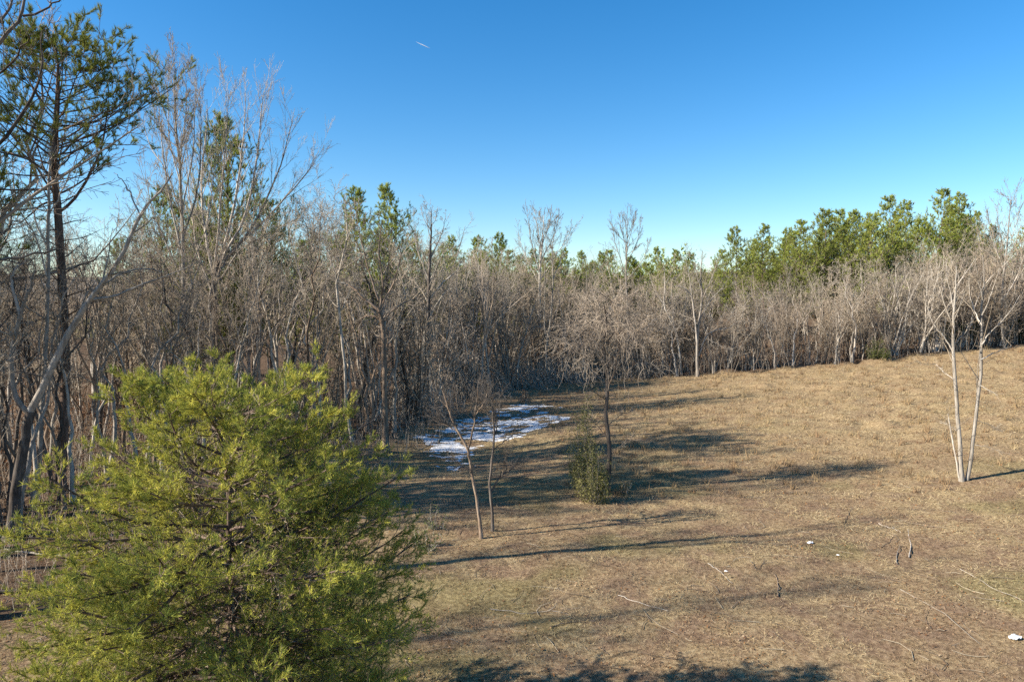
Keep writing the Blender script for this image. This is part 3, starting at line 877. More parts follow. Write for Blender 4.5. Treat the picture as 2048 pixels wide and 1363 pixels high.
def droop(center, rx, ry, rz, n, lmin, lmax, sag, K=7, wild=.5, ball=1.15):
    """arching vine strands over a mound or crown"""
    a = rng.random(n) * 2 * np.pi; ph = np.arccos(1 - rng.random(n) * ball); k = rng.random(n) ** 0.4
    st = np.stack([np.cos(a) * np.sin(ph) * rx, np.sin(a) * np.sin(ph) * ry, np.cos(ph) * rz], -1) * k[:, None]
    d = unit(np.stack([np.cos(a), np.sin(a), rng.uniform(-.1, .9, n)], -1) + rng.normal(0, wild, (n, 3)))
    L = rng.uniform(lmin, lmax, n)
    P = np.empty((n, K, 3)); P[:, 0] = st
    for i in range(1, K):
        d = unit(d + np.array([0, 0, -sag / K * 2]) + rng.normal(0, .13, (n, 3)))
        P[:, i] = P[:, i - 1] + d * (L / (K - 1))[:, None]
    return P + np.asarray(center)


# the vine draped tree
b = at(1212, 990)
DV = b[1] + .6


def vines(gc, P, R):
    A = np.concatenate([droop(W(px, py, DV + dd), r, r, r * .8, n, .35, 1.3, sg * .22, wild=1.6, ball=1.9) for px, py, dd, r, n, sg in
                        [(1160, 665, .2, .85, 58, .9), (1215, 640, -.3, .85, 58, .7), (1262, 675, .3, .9, 58, 1.0), (1195, 700, .5, .95, 46, 2), (1300, 650, .6, .5, 40, .6), (1232, 600, 0, .5, 40, .4), (1130, 690, -.3, .4, 26, 1.), (1180, 615, .4, .4, 26, .5)]])
    tubes(gc, A, np.linspace(.0085, .004, 7)[None].repeat(len(A), 0), 3)
    B = spawn(A, np.full(A.shape[:2], .006), 7, .1, 1, 55, 18, .36, 4, .8, up=-.15, wand=.3, minr=.0035)
    tubes(gc, *B, 3)
    C = spawn(*B, 1.6, .1, 1, 50, 15, .5, 3, .8, up=-.4, wand=.25, minr=.004)
    tubes(gc, *C, 3)
    hang = np.array([W(px, rng.uniform(660, 730), DV + rng.normal(0, .8)) for px in rng.normal(1205, 52, 46)])
    L = rng.gamma(2, .4, 46)
    s = np.linspace(0, 1, 6)
    H = hang[:, None] + np.stack([rng.normal(0, .12, (46, 6)).cumsum(1) * .5, rng.normal(0, .12, (46, 6)).cumsum(1) * .5, -s[None] * L[:, None]], -1)
    tubes(gc, H, np.full((46, 6), .006), 3)


hero('vine_draped_tree', 'crooked tree on the field with a drooping mop of tan vines for a crown', DV,
     [(1214, 985, .13), (1219, 900, .11), (1211, 830, .10), (1216, 760, .09), (1206, 700, .08), (1213, 650, .06), (1208, 610, .035)],
     [[(1213, 790, .04), (1228, 740, .035), (1238, 690, .03), (1236, 650, .025), (1222, 605, .02), (1200, 585, .012)], [(1212, 720, .04), (1190, 680, .03), (1165, 650, .02), (1140, 640, .01)], [(1211, 690, .035), (1240, 650, .025), (1270, 630, .012)],
      [(1216, 880, .022), (1195, 850, .016), (1175, 835, .009)], [(1215, 850, .018), (1240, 830, .014), (1265, 820, .008)], [(1217, 910, .015), (1245, 890, .012), (1280, 870, .006)], [(1212, 800, .02), (1185, 780, .014), (1160, 770, .008)]],
     M_DARK, M_TWIGRED, spec=FT, extra=vines, limb_bark=M_BROWN, dz=.6)


# ------------------------------------------------------------------ leafy shrubs
def leaves(g, C, size, tone_a, tone_b, up=0.2, asp=0.5):
    M = len(C)
    d = unit(rng.normal(size=(M, 3)) + [0, 0, up]); s = unit(np.cross(d, rng.normal(size=(M, 3))))
    L = (size * rng.uniform(.6, 1.4, M))[:, None]
    v = np.stack([C, C + d * L * .5 + s * L * asp * .5, C + d * L, C + d * L * .5 - s * L * asp * .5], 1)
    c = mixtone(M, tone_a, tone_b)
    g.add(v, q=np.arange(M * 4).reshape(-1, 4), c=np.repeat(c, 4, axis=0))


def shrub(name, label, base, H, w, n_stem, n_leaf, size, ta, tb, group=None, stem=M_TWIG, lean=(0, 0)):
    t = thing(name, label, 'shrub', base, group)
    z = np.linspace(0, 1, 6)
    a = rng.random(n_stem) * 6.28; rr = rng.random(n_stem) ** .5 * w
    hh = H * rng.uniform(.35, 1.12, n_stem) * (1 - .45 * (rr / w) ** 2)
    P = np.zeros((n_stem, 6, 3))
    sx = rr[:, None] * (0.25 + .75 * np.sin(z * 1.9)[None])
    P[..., 0] = np.cos(a)[:, None] * sx + lean[0] * z; P[..., 1] = np.sin(a)[:, None] * sx + lean[1] * z; P[..., 2] = z[None] * hh[:, None] - .05
    P[:, 1:] += rng.normal(0, .03 * H ** .5, (n_stem, 5, 3))
    R = np.linspace(.016, .005, 6)[None].repeat(n_stem, 0)
    g = Geo(); tubes(g, P, R, 3)
    B = spawn(P, R, 7, .12, 1, 48, 15, .26, 4, .7, up=.3, wand=.2, minr=.004); tubes(g, *B, 3)
    Q = np.concatenate([B[0].reshape(-1, 3), P[:, 1:].reshape(-1, 3)])
    C = Q[rng.integers(len(Q), size=n_leaf)] + rng.normal(0, .05 * H ** .5, (n_leaf, 3))
    C[:, 2] = np.maximum(C[:, 2], .02)
    g2 = Geo(); leaves(g2, C, size, ta, tb)
    g.build('stems', stem, t); g2.build('foliage', M_LEAF, t, smooth=False)
    return t


OL_A, OL_B = (0.11, 0.112, 0.036), (0.33, 0.295, 0.12)
b = at(1190, 1005)
shrub('evergreen_shrub', 'dense olive green shrub at the foot of the vine draped tree', b, 2.1, .6, 26, 5200, .058, OL_A, OL_B, lean=(-.15, .1))
b = at(1168, 985)
shrub('climbing_evergreen', 'thin tall olive sprays standing out of the dense shrub beside the vine draped tree', b + [0, .35, 0], 3.3, .5, 34, 7000, .062, OL_A, OL_B, lean=(-.05, .1))
shrub('leafy_weed', 'low leafy green weed clump beside the near pine and below the young trees', at(850, 1098), .75, .5, 16, 420, .06, (.10, .12, .045), (.22, .24, .09))
shrub('leafy_weed', 'upright leafy green weed just above the low clump beside the near pine', at(872, 1055), .9, .34, 10, 240, .06, (.10, .12, .045), (.22, .24, .09))
shrub('leafy_weed', 'small sparse green weed at the shadow edge above the cut stems', at(1250, 985), .5, .35, 10, 260, .06, (.05, .06, .03), (.12, .13, .06))
shrub('evergreen_bush', 'small round green bush at the upper field edge under the pines', at(1755, 722), 2.3, .95, 40, 3500, .1, (.05, .065, .02), (.13, .14, .04))
shrub('evergreen_bush', 'dark wide cedar mass behind the two stemmed field tree', W(1905, 700, 71) * [1, 1, 0] + [0, 0, float(gz(45.2, 71))], 5.6, 3.0, 60, 9000, .16, (.03, .042, .015), (.075, .085, .03))
shrub('evergreen_bush', 'second dark cedar at the upper end of the field by the straight grey trunk', W(2030, 690, 72) * [1, 1, 0] + [0, 0, float(gz(52, 72))], 4.0, 2.4, 50, 6000, .16, (.03, .042, .015), (.075, .085, .03))
shrub('brown_shrub', 'rust orange leafed shrub at the edge of the snow patch', at(1052, 803), 1.2, .35, 10, 350, .07, (.16, .07, .03), (.26, .13, .06))
for i, (px, dd, H) in enumerate(sorted([(-40, 6, 3.2), (15, 9, 4), (70, 12, 3.4), (120, 8, 2.8), (30, 15, 4.5), (160, 14, 3.0), (-100, 10, 3.5), (215, 10, 2.6), (1530, 3, 2.2), (1600, 4, 3.2), (1650, 3, 2.4), (1690, 5, 2.8), (1560, 5, 2.6)])):
    D = float(edge_d(px)) + dd; x = (px - 1024) / F * D
    left = px < 500
    shrub('brown_leafed_sapling', f'{ORD[i]} rust leafed sapling from left, in woods by the leaning forked tree' if left else f'{ORD[i - 8]} tan leafed low sapling from left, woods edge under the pines',
          (x, D, float(gz(x, D))), H, H * .38, 12, 1500 if left else 700, .085 if left else .1, (.14, .062, .03) if left else (.2, .11, .06), (.28, .14, .065) if left else (.34, .21, .12), group='brown leafed saplings in the woods')

# bramble thickets beyond the snow
for i, (px, py, rx, rz, n, lab) in enumerate([(905, 800, 3.6, 3.0, 330, 'big tangled mound of bare brambles at the back corner of the snow'), (1010, 778, 3.6, 2.6, 330, 'wide arching bramble mound directly behind the snow patch'),
                                              (1130, 768, 3.0, 2.2, 200, 'lower bramble mound past the far end of the snow patch'), (830, 842, 2.2, 2.3, 170, 'small dark bramble tangle between the brown trunk and the snow'), (1280, 758, 2.4, 2.4, 150, 'brush tangle behind the vine draped tree at the field edge')]):
    c = at(px, py) + [0, rx * .55, 0]; c[2] = float(gz(c[0], c[1]))
    t = thing('bramble_thicket', lab, 'thicket', c)
    A = droop((0, 0, .2), rx, rx * .7, rz, n, 1.5, 3.8, 1.7)
    A[..., 2] = np.maximum(A[..., 2], .03)
    g = Geo(); tubes(g, A, np.linspace(.018, .008, 7)[None].repeat(n, 0), 3)
    B = spawn(A, np.full(A.shape[:2], .012), 5, .1, 1, 50, 15, .3, 4, .8, up=-.2, wand=.25, minr=.007); tubes(g, *B, 3)
    up_ = np.zeros((n // 3, 5, 3)); xy = rng.normal(0, .45, (n // 3, 2)) * [rx, rx * .7]
    up_[..., :2] = xy[:, None] + rng.normal(0, .1, (n // 3, 5, 2)).cumsum(1); up_[..., 2] = np.linspace(0, 1, 5)[None] * rng.uniform(.5, 1.1, (n // 3, 1)) * rz
    g2 = Geo(); tubes(g2, up_, np.full((n // 3, 5), .02), 3)
    tag(g2.build('canes', M_PALE, t), kind='stuff'); g.build('crown', M_TWIG, t)

# ------------------------------------------------------------------ tall pine at the left
def left_pine():
    D = 27.0
    tr = [(122, 985), (127, 860), (130, 720), (125, 590), (119, 470), (109, 340), (112, 250), (116, 160), (113, 95)]
    tp = np.array([W(*q, D) for q in tr]); base = tp[0].copy(); base[2] = float(gz(base[0], base[1])); tp[0, 2] = base[2] - .1
    t = thing('tall_pine', 'tallest pine at the left with thin open crown and long bare trunk', 'tree', base)
    P = path(tp, 26, .01); R = np.interp(np.linspace(0, 1, 26), [0, .5, .8, 1], [.18, .145, .09, .025]); R[0] *= 1.3
    g = Geo(); tubes(g, P, R, 9); g.build('trunk', M_PINEBARK, t, off=base)
    L1, R1 = spawn(P[None], R[None], 64, .56, .985, 74, 12, .24, 9, .34, up=.55, wand=.09, taper=0, even=True)
    H = tp[-1, 2] - base[2]; tt = np.clip(((L1[:, 0, 2] - base[2]) / H - .58) / .42, 0, 1)
    k = np.interp(tt, [0, .25, .5, .75, 1], [.75, 1.0, 1.0, .75, .25])
    L1 = L1[:, :1] + (L1 - L1[:, :1]) * k[:, None, None]
    big = path(np.array([W(116, 425, D), W(150, 395, D), W(190, 330, D), W(208, 270, D + .3), W(215, 215, D + .5)]), 9, .01)
    L1 = np.concatenate([L1, big[None]]); R1 = np.concatenate([R1, np.linspace(.065, .025, 9)[None]])
    for l, r in zip(L1, R1):
        gl = Geo(); tubes(gl, l, r, 5); gl.build('limb', M_PINEBARK, t, off=base)
    gb, gn = Geo(), Geo()
    L2, R2 = spawn(L1, R1, 9, .3, 1, 42, 14, .3, 5, .5, up=.45, wand=.16, taper=.3, minr=.008, even=True, lmin=.3); tubes(gb, L2, R2, 3)
    L3, R3 = spawn(L2, R2, 3.2, .4, 1, 38, 14, .42, 3, .6, up=.4, wand=.15, minr=.006, lmin=.16); tubes(gb, L3, R3, 3)
    keep2 = rng.random(len(L2)) < .95; keep3 = rng.random(len(L3)) < .95
    A = np.concatenate([L2[keep2][:, 2:], L3[keep3]])
    needles(gn, A, 32, .25, .17, .015, .62, mixtone(len(A), (.10, .13, .028), (.29, .285, .065)), up=.3)
    # dead stubs lower on the trunk
    S1 = spawn(P[None], R[None], 22, .3, .62, 75, 12, .12, 6, .22, wand=.12, minr=.008, even=True); tubes(gb, *S1, 3)
    S2 = spawn(*S1, 4, .3, 1, 40, 14, .4, 4, .6, minr=.005); tubes(gb, *S2, 3)
    gb.build('branchlets', M_PINEBARK, t, off=base); gn.build('foliage', M_NEEDLE, t, smooth=False, off=base)


left_pine()


# ------------------------------------------------------------------ the near pine
def near_pine():
    X0, Y0, SC = -4.42 * .80 - .2, 11.2 * .80, .80
    base = np.array([-4.42, 11.2, 7 - (7 - float(gz(X0, Y0))) / SC])
    t = thing('scrub_pine', 'wide bushy yellow green pine nearest the camera', 'tree', base)
    H = 5.15 - base[2]
    p, R = trunk_path(H, .12, 18, wob=.1, tip=.08)
    g = Geo(); tubes(g, p, R, 9); g.build('trunk', M_PINEBARK, t)
    n1 = 162
    z0 = np.sort(.35 + (H * .985 - .35) * rng.random(n1) ** 1.12); az = np.arange(n1) * 2.39996 + rng.normal(0, .25, n1)
    zr = z0 + base[2]
    prof = np.interp(zr, [0, .8, 1.7, 2.7, 3.7, 4.5, 5.1, 5.5, 5.75], [4.3, 4.4, 4.15, 3.75, 3.15, 2.5, 1.9, 1.25, .6])
    ln = prof * rng.uniform(.62, .86, n1)
    elev = np.interp(zr, [0, 2, 4, 5.2, 5.8], [4, 10, 20, 36, 60]) + rng.normal(0, 6, n1)
    K = 9
    L1 = np.empty((n1, K, 3)); L1[:, 0] = np.stack([np.interp(z0, p[:, 2], p[:, 0]), np.interp(z0, p[:, 2], p[:, 1]), z0], -1)
    e = np.radians(elev); d = np.stack([np.cos(az) * np.cos(e), np.sin(az) * np.cos(e), np.sin(e)], -1)
    for k in range(1, K):
        d = unit(d + rng.normal(0, .07, d.shape) + np.array([0, 0, -.05 if k < 4 else .07]))
        L1[:, k] = L1[:, k - 1] + d * (ln / (K - 1))[:, None]
    R1 = (.007 + .009 * ln)[:, None] * np.linspace(1, .3, K)[None]
    for l, r in zip(L1, R1):
        gl = Geo(); tubes(gl, l, r, 5); gl.build('limb', M_PINEBARK, t)
    gb, gn = Geo(), Geo()
    L2, R2 = spawn(L1, R1, 4 + 6.4 * ln, .16, 1, 46, 12, .34, 6, .55, up=.25, wand=.1, taper=.55, minr=.005, flat=.55, even=True, lmin=.22); tubes(gb, L2, R2, 3)
    L3, R3 = spawn(L2, R2, 10.0, .26, 1, 42, 12, .34, 3, .6, up=.35, wand=.12, taper=.35, minr=.003, even=True, lmin=.10); tubes(gb, L3[::2, ::2], R3[::2, ::2], 3)
    # foliage on the outer reach of each limb; old wood near the trunk is bare
    r3 = np.hypot(L3[:, 0, 0], L3[:, 0, 1]) / np.interp(L3[:, 0, 2] + base[2], [0, .8, 1.7, 2.7, 3.7, 4.5, 5.1, 5.5, 6.2], [4.3, 4.4, 4.15, 3.75, 3.15, 2.5, 1.9, 1.25, .6])
    keep = rng.random(len(L3)) < np.clip((r3 - .10) * 3, .06, 1)
    A = L3[keep]
    yel, grn_ = np.array((.56, .50, .09)), np.array((.125, .17, .045))
    limb_tone = rng.random(len(A))[:, None] ** 1.3 * .65 + .35 * np.clip(fbm(A[:, 0, 0] * 1.3 + 9, A[:, 0, 1] * 1.3 + A[:, 0, 2]) * 2 - .5, 0, 1)[:, None]
    needles(gn, A, 19, .05, .074, .0085, .6, grn_ * (1 - limb_tone) + yel * limb_tone, .22, up=.12)
    B = L2[:, 3:]
    r2 = np.hypot(L2[:, 0, 0], L2[:, 0, 1]); B = B[r2 > .5]
    needles(gn, B, 24, .1, .07, .008, .6, mixtone(len(B), grn_, yel), .22, up=.1)
    # pale dead twigs inside the crown
    D1 = spawn(L1, R1, 3.0, .08, .5, 55, 16, .2, 5, .4, wand=.2, minr=.004); gd = Geo(); tubes(gd, *D1, 3)
    D2 = spawn(*D1, 2, .2, 1, 45, 15, .5, 3, .7, wand=.2, minr=.003); tubes(gd, *D2, 3)
    gb.build('branchlets', M_PINEBARK, t); gd.build('dead_twigs', M_TWIGTAN, t); gn.build('foliage', M_NEEDLE, t, smooth=False)
    t.location = (X0, Y0, float(gz(X0, Y0))); t.scale = (SC, SC, SC)


near_pine()

# ------------------------------------------------------------------ snow
def in_poly(x, y, poly):
    c = np.zeros(x.shape, bool); n = len(poly)
    for i in range(n):
        (x1, y1), (x2, y2) = poly[i], poly[i - 1]
        with np.errstate(divide='ignore', invalid='ignore'):
            c ^= ((y1 > y) != (y2 > y)) & (x < (x2 - x1) * (y - y1) / (y2 - y1 + 1e-12) + x1)
    return c


def snow(name, label, outline, step, thr, seed):
    w = np.array([at(*q)[:2] for q in outline])
    (x0, y0), (x1, y1) = w.min(0) - .5, w.max(0) + .5
    xs = np.arange(x0, x1, step); ys = np.arange(y0, y1, step); X, Y = np.meshgrid(xs, ys)
    ins = sum(in_poly(X + dx, Y + dy, w).astype(float) for dx, dy in [(0, 0), (.5, 0), (-.5, 0), (0, .8), (0, -.8), (1, .5), (-1, -.5), (1, -.6), (-1, .6)]) / 9
    n = .62 * fbm(X / .6 + seed, Y / .42, 4) + .38 * fbm(X / 2.6 + seed, Y / 1.6, 3)
    h = (n - thr) * 1.2 + (ins - 1) * .5
    Z = gz(X, Y) + relief(X, Y) * (1 + woods_mask(X, Y)) + np.clip(h * .25, -.02, .03) + .004
    keep = (h[:-1, :-1] > 0) & (ins[:-1, :-1] > 0)
    i = (np.arange(len(ys) - 1)[:, None] * len(xs) + np.arange(len(xs) - 1)[None])[keep]
    q = np.stack([i, i + 1, i + len(xs) + 1, i + len(xs)], -1)
    u, inv = np.unique(q, return_inverse=True)
    g = Geo(); g.add(np.stack([X, Y, Z], -1).reshape(-1, 3)[u], q=inv.reshape(-1, 4))
    tag(g.build(name, M_SNOW), label, kind='stuff')


snow('snow', 'thin patchy melting snow lying in the shade of the woods edge', [(1115, 806), (1150, 835), (1120, 862), (1060, 872), (1000, 895), (960, 905), (915, 945), (870, 945), (880, 905), (838, 885), (860, 850), (940, 822), (1030, 806)], .06, .50, 3.7)
snow('snow', 'ragged tail of the snow patch reaching towards the near pine', [(960, 895), (930, 930), (905, 950), (865, 950), (872, 915), (840, 890), (850, 868), (900, 872)], .07, .37, 1.3)
snow('snow', 'small scrap of snow in the shadow of the olive shrub', [(1225, 975), (1250, 968), (1275, 975), (1268, 986), (1235, 988)], .035, .42, 8.2)

# ------------------------------------------------------------------ dry grass, leaf litter
def scatter(n, dmin, dmax, power, pxa=-250, pxb=2300):
    u = rng.random(n)
    D = (dmin ** power + u * (dmax ** power - dmin ** power)) ** (1 / power)
    px = rng.uniform(pxa, pxb, n)
    return (px - 1024) / F * D, D


def ground_z(x, y):
    return gz(x, y) + relief(x, y) * (1 + woods_mask(x, y))


n = 330000
x, y = scatter(n, 9.5, 62, 0.35)
wmk = woods_mask(x, y)
clump = fbm(x / .45, y / .45, 3)
ok = (wmk < .5) & (rng.random(n) < np.clip((clump - .32) * 4, .15, 1))
x, y, clump = x[ok], y[ok], clump[ok]
n = len(x)
z = ground_z(x, y)
sc_ = np.clip(y / 20, .7, 2.2)
d = unit(np.stack([rng.normal(0, 1, n), rng.normal(0, 1, n), np.abs(rng.normal(0.35, .45, n))], -1))
side = unit(np.cross(d, rng.normal(size=(n, 3)))) * (.0065 * sc_)[:, None]
ln = (rng.uniform(.05, .16, n) * (.7 + .7 * clump) * sc_ ** .5)[:, None]
o_ = np.stack([x, y, z], -1)
v = np.stack([o_ - side, o_ + side, o_ + d * ln], 1)
bn = fbm(x / 1.1, y / 1.1, 4)[:, None]; bg = np.clip((fbm(x / 3.2 + 40, y / 3.2, 3) - .54) * 6, 0, .55)[:, None] * np.clip(1.2 - y / 40, .1, 1)[:, None]
strw = (sm((x - 4) / 14) * sm((y - 22) / 10))[:, None]
k = np.clip((bn - .42) * 4.5 - .35 * strw, 0, 1)
u = rng.random((n, 1))
c = (np.array([.33, .24, .125]) * (1 - u) + np.array([.50, .41, .25]) * u) * (1 - k) + (np.array([.16, .10, .062]) * (1 - u) + np.array([.32, .22, .14]) * u) * k
c = c * (1 - bg * (rng.random((n, 1)) < .7)) + np.array([.15, .165, .05]) * bg * (rng.random((n, 1)) < .7) + 0
g = Geo(); g.add(v, t=np.arange(n * 3).reshape(-1, 3), c=np.repeat(np.clip(c, .03, 1), 3, axis=0))
tag(g.build('dry_grass', M_DRY, smooth=False), 'short dry tan grass stubble over the whole field', kind='stuff')

# taller tufts on the open slope
n = 3600
x = rng.uniform(2, 52, n); y = rng.uniform(24, 66, n)
ok = woods_mask(x, y) < .3; x, y = x[ok], y[ok]
per = 14
x = np.repeat(x, per) + rng.normal(0, .09, len(x) * per); y = np.repeat(y, per) + rng.normal(0, .09, len(y) * per)
n = len(x); h = np.repeat(rng.gamma(3, .07, n // per), per) * rng.uniform(.6, 1.2, n)
o_ = np.stack([x, y, ground_z(x, y)], -1)
d = unit(np.stack([rng.normal(0, .35, n), rng.normal(0, .35, n), np.ones(n)], -1)); side = unit(np.cross(d, rng.normal(size=(n, 3)))) * .014
v = np.stack([o_ - side, o_ + side, o_ + d * h[:, None]], 1)
u = np.repeat(rng.random((n // per, 1)), per, axis=0)
c = np.array([.36, .27, .145]) * u + np.array([.24, .15, .085]) * (1 - u)
g = Geo(); g.add(v, t=np.arange(n * 3).reshape(-1, 3), c=np.repeat(c, 3, axis=0))
tag(g.build('grass_tufts', M_DRY, smooth=False), 'taller tan grass tufts dotted over the open slope', kind='stuff')

n = 70000
x, y = scatter(n, 9.5, 55, 0.3)
w_ = woods_mask(x, y)
ok = rng.random(n) < np.where(w_ > .4, 1, np.clip(1.15 - y / 36, .05, 1) * np.clip((fbm(x / 2.2 + 7, y / 2.2, 3) - .38) * 5, .1, 1))
x, y = x[ok], y[ok]; n = len(x)
C = np.stack([x, y, ground_z(x, y) + .02], -1)
g = Geo()
d = unit(np.stack([rng.normal(size=n), rng.normal(size=n), rng.normal(0, .35, n)], -1)); s = unit(np.cross(d, np.stack([rng.normal(0, .5, n), rng.normal(0, .5, n), np.ones(n)], -1)))
L = (rng.uniform(.03, .075, n) * np.clip(y / 22, .8, 1.7))[:, None]
v = np.stack([C, C + d * L * .5 + s * L * .38, C + d * L, C + d * L * .5 - s * L * .38], 1)
pal = np.array([(.24, .13, .07), (.34, .22, .13), (.17, .09, .05), (.42, .31, .2), (.30, .15, .06)])
g.add(v, q=np.arange(n * 4).reshape(-1, 4), c=np.repeat(pal[rng.integers(5, size=n)] * rng.uniform(.7, 1.1, (n, 1)), 4, axis=0))
tag(g.build('leaf_litter', M_LEAF, smooth=False), 'fallen brown leaves scattered over the grass and woods floor', kind='stuff')

n = 1500
x, y = scatter(n, 9.5, 42, 0.4)
ok = rng.random(n) < np.where(woods_mask(x, y) > .4, 1, np.clip(1.2 - y / 34, .1, 1)); x, y = x[ok], y[ok]; n = len(x)
a = rng.random(n) * 3.14; L = rng.gamma(2, .18, n) * 1.3
P = np.empty((n, 4, 3)); bend = rng.normal(0, .35, n)
px_, py_ = x.copy(), y.copy()
for k in range(4):
    P[:, k] = np.stack([px_, py_, ground_z(px_, py_) + .015 + .02 * rng.random(n)], -1)
    px_ = px_ + np.cos(a + bend * k) * L / 3; py_ = py_ + np.sin(a + bend * k) * L / 3
tw = np.array([(.14, .11, .085), (.26, .215, .165), (.40, .34, .25), (.20, .15, .11)])
g = Geo(); tubes(g, P, rng.uniform(.004, .009, n)[:, None] * np.array([1, .9, .8, .5])[None], 3, col=tw[rng.integers(4, size=n)])
tag(g.build('twig_litter', M_STEM), 'small dead twigs and weed stalks strewn over the grass', kind='stuff')

# ------------------------------------------------------------------ undergrowth of the woods
n = 7000
px = rng.uniform(-250, 2350, n); off = rng.gamma(1.6, 5.0, n) - .8
D = edge_d(px) + off; x = (px - 1024) / F * D
H = rng.gamma(4, .45, n) * np.clip(D / 40, .75, 1.25)
m_ = n // 9      # weeds running out of the woods towards the snow, brush on the woods floor by the near pine
q_ = slice(n - n // 6, n); px[q_] = rng.uniform(-200, 560, n // 6); e_ = np.interp(px[q_], [a[0] for a in MASK], [a[1] for a in MASK]); D[q_] = e_ + rng.random(n // 6) ** .8 * (edge_d(px[q_]) - e_ + 3); H[q_] = rng.gamma(3, .3, n // 6)
px[:m_] = rng.uniform(640, 1000, m_); D[:m_] = edge_d(px[:m_]) - rng.gamma(1.5, 2.2, m_); x = (px - 1024) / F * D; H[:m_] = rng.gamma(3, .16, m_)
K = 4
P = np.empty((n, K, 3)); P[:, 0] = np.stack([x, D, gz(x, D) - .05], -1)
d = unit(np.stack([rng.normal(0, .16, n), rng.normal(0, .16, n), np.ones(n)], -1))
for k in range(1, K):
    d = unit(d + rng.normal(0, .12, (n, 3))); P[:, k] = P[:, k - 1] + d * (H / (K - 1))[:, None]
Rr = (rng.uniform(.008, .02, n) * np.clip(D / 45, .6, 1.3))[:, None] * np.array([1, .8, .6, .35])[None]
tn = np.array([(.30, .24, .18), (.40, .335, .255), (.2, .15, .11), (.48, .41, .32), (.33, .235, .165)])
ct = tn[rng.integers(5, size=n)]
g = Geo(); tubes(g, P, Rr, 3, col=ct)
B = spawn(P, Rr, 1.3, .25, 1, 42, 15, .42, 3, .6, up=.15, wand=.2, minr=.006)
tubes(g, B[0], B[1], 3, col=np.array([.28, .23, .18]))
tag(g.build('undergrowth', M_STEM), 'dense thin bare stems and brush filling the floor of the woods', kind='stuff')
n = 16000
px = rng.uniform(-250, 2350, n); D = edge_d(px) + rng.gamma(1.5, 5, n) + .5; x = (px - 1024) / F * D
thick = fbm(px / 90, D / 6, 2)
ok = rng.random(n) < np.clip((thick - .4) * 4 + .35 * (px < 500), .05, 1); x, D, px = x[ok], D[ok], px[ok]
C = np.stack([x, D, gz(x, D) + rng.gamma(2, .55, len(x))], -1)
g = Geo(); leaves(g, C, .12, (.15, .075, .04), (.28, .16, .09), asp=.6)
tag(g.build('hanging_dead_leaves', M_LEAF, smooth=False), 'dead brown leaves caught in the brush of the woods', kind='stuff')

# ------------------------------------------------------------------ the wood beyond: one mass
def far_woods():
    g = Geo()
    n = 180
    px = rng.uniform(-500, 2600, n); D = np.maximum(edge_d(px) + 38, 92) + rng.gamma(1.5, 28, n)
    ok = ~((px > 130) & (px < 280) & (D < 200)); px, D = px[ok], D[ok]; n = len(px)
    x = (px - 1024) / F * D; z = gz(x, D)
    H = rng.uniform(7, 13, n)
    pine = rng.random(n) < np.where(px > 560, .45, .18)
    P = np.empty((n, 5, 3)); s = np.linspace(0, 1, 5)
    P[..., 0] = x[:, None] + rng.normal(0, .25, (n, 5)).cumsum(1); P[..., 1] = D[:, None]; P[..., 2] = z[:, None] + s[None] * H[:, None]
    R = .13 * (1 - .85 * s)[None].repeat(n, 0)
    tubes(g, P, R, 3, col=np.array([.3, .26, .21]))
    A = spawn(P[~pine], R[~pine], 16, .15, 1, 42, 12, .34, 4, .45, up=.4, taper=.5, minr=.022, even=True); tubes(g, *A, 3, col=np.array([.3, .255, .21]))
    B = spawn(*A, 5, .15, 1, 40, 14, .5, 2, .7, up=.2, minr=.016); tubes(g, *B, 3, col=np.array([.31, .26, .215]))
    A2 = spawn(P[pine], R[pine], 26, .2, .99, 66, 10, .24, 4, .4, up=.7, taper=.55, minr=.02, even=True)
    C2 = spawn(*A2, 5, .3, 1, 40, 14, .45, 3, .6, up=.4, minr=.015, lmin=.4)
    needles(g, C2[0], 7, .1, .5, .11, .8, mixtone(len(C2[0]), PG_A, PG_B), up=.25)
    tag(g.build('far_woods', M_STEM, smooth=False), 'far mass of bare trees and pines closing the view', kind='stuff')


far_woods()

# low wooded hills on the horizon
hx = np.linspace(-2600, 2600, 240); g = Geo()
rows = [(1500, 0.0), (1650, .6), (1800, 1.0), (2200, .7)]
hh = 48 + 45 * fbm(hx / 600 + 3, hx * 0 + .5, 3)
v = np.stack([np.stack([hx + 0 * hx, np.full_like(hx, yy) + 60 * fbm(hx / 200, hx * 0 + yy, 2), f * hh * (1 + .06 * fbm(hx / 25, hx * 0 + yy, 3)) - 3 + 6], -1) for yy, f in rows])
i = (np.arange(3)[:, None] * 240 + np.arange(239)[None]).ravel()
g.add(v, q=np.stack([i, i + 1, i + 241, i + 240], -1), c=np.array([.13, .12, .11]))
tag(g.build('hills', M_STEM), 'low wooded hills far behind the trees', kind='structure')

# ------------------------------------------------------------------ fallen wood, litter, contrail
def stick(name, label, cat, pix, r0, r1, bark, group=None, lift=0.02, fork=0):
    p = np.array([at(*q) for q in pix]); p[:, 2] = [float(ground_z(a[0], a[1])) + lift for a in p]
    if isinstance(lift, float) and lift > .03: p[:, 2] += np.linspace(0, lift, len(p))
    P = path(p, 10, .012); R = np.linspace(r0, r1, 10) * .48
    g = Geo(); tubes(g, P, R, 6)
    if fork:
        B = spawn(P[None], R[None], fork, .3, 1, 40, 12, .4, 5, .7, wand=.15, flat=.4, minr=.006); tubes(g, *B, 4)
    base = p[0]
    o = g.build(name, bark, off=base); o.location = base
    return tag(o, label, cat, group)


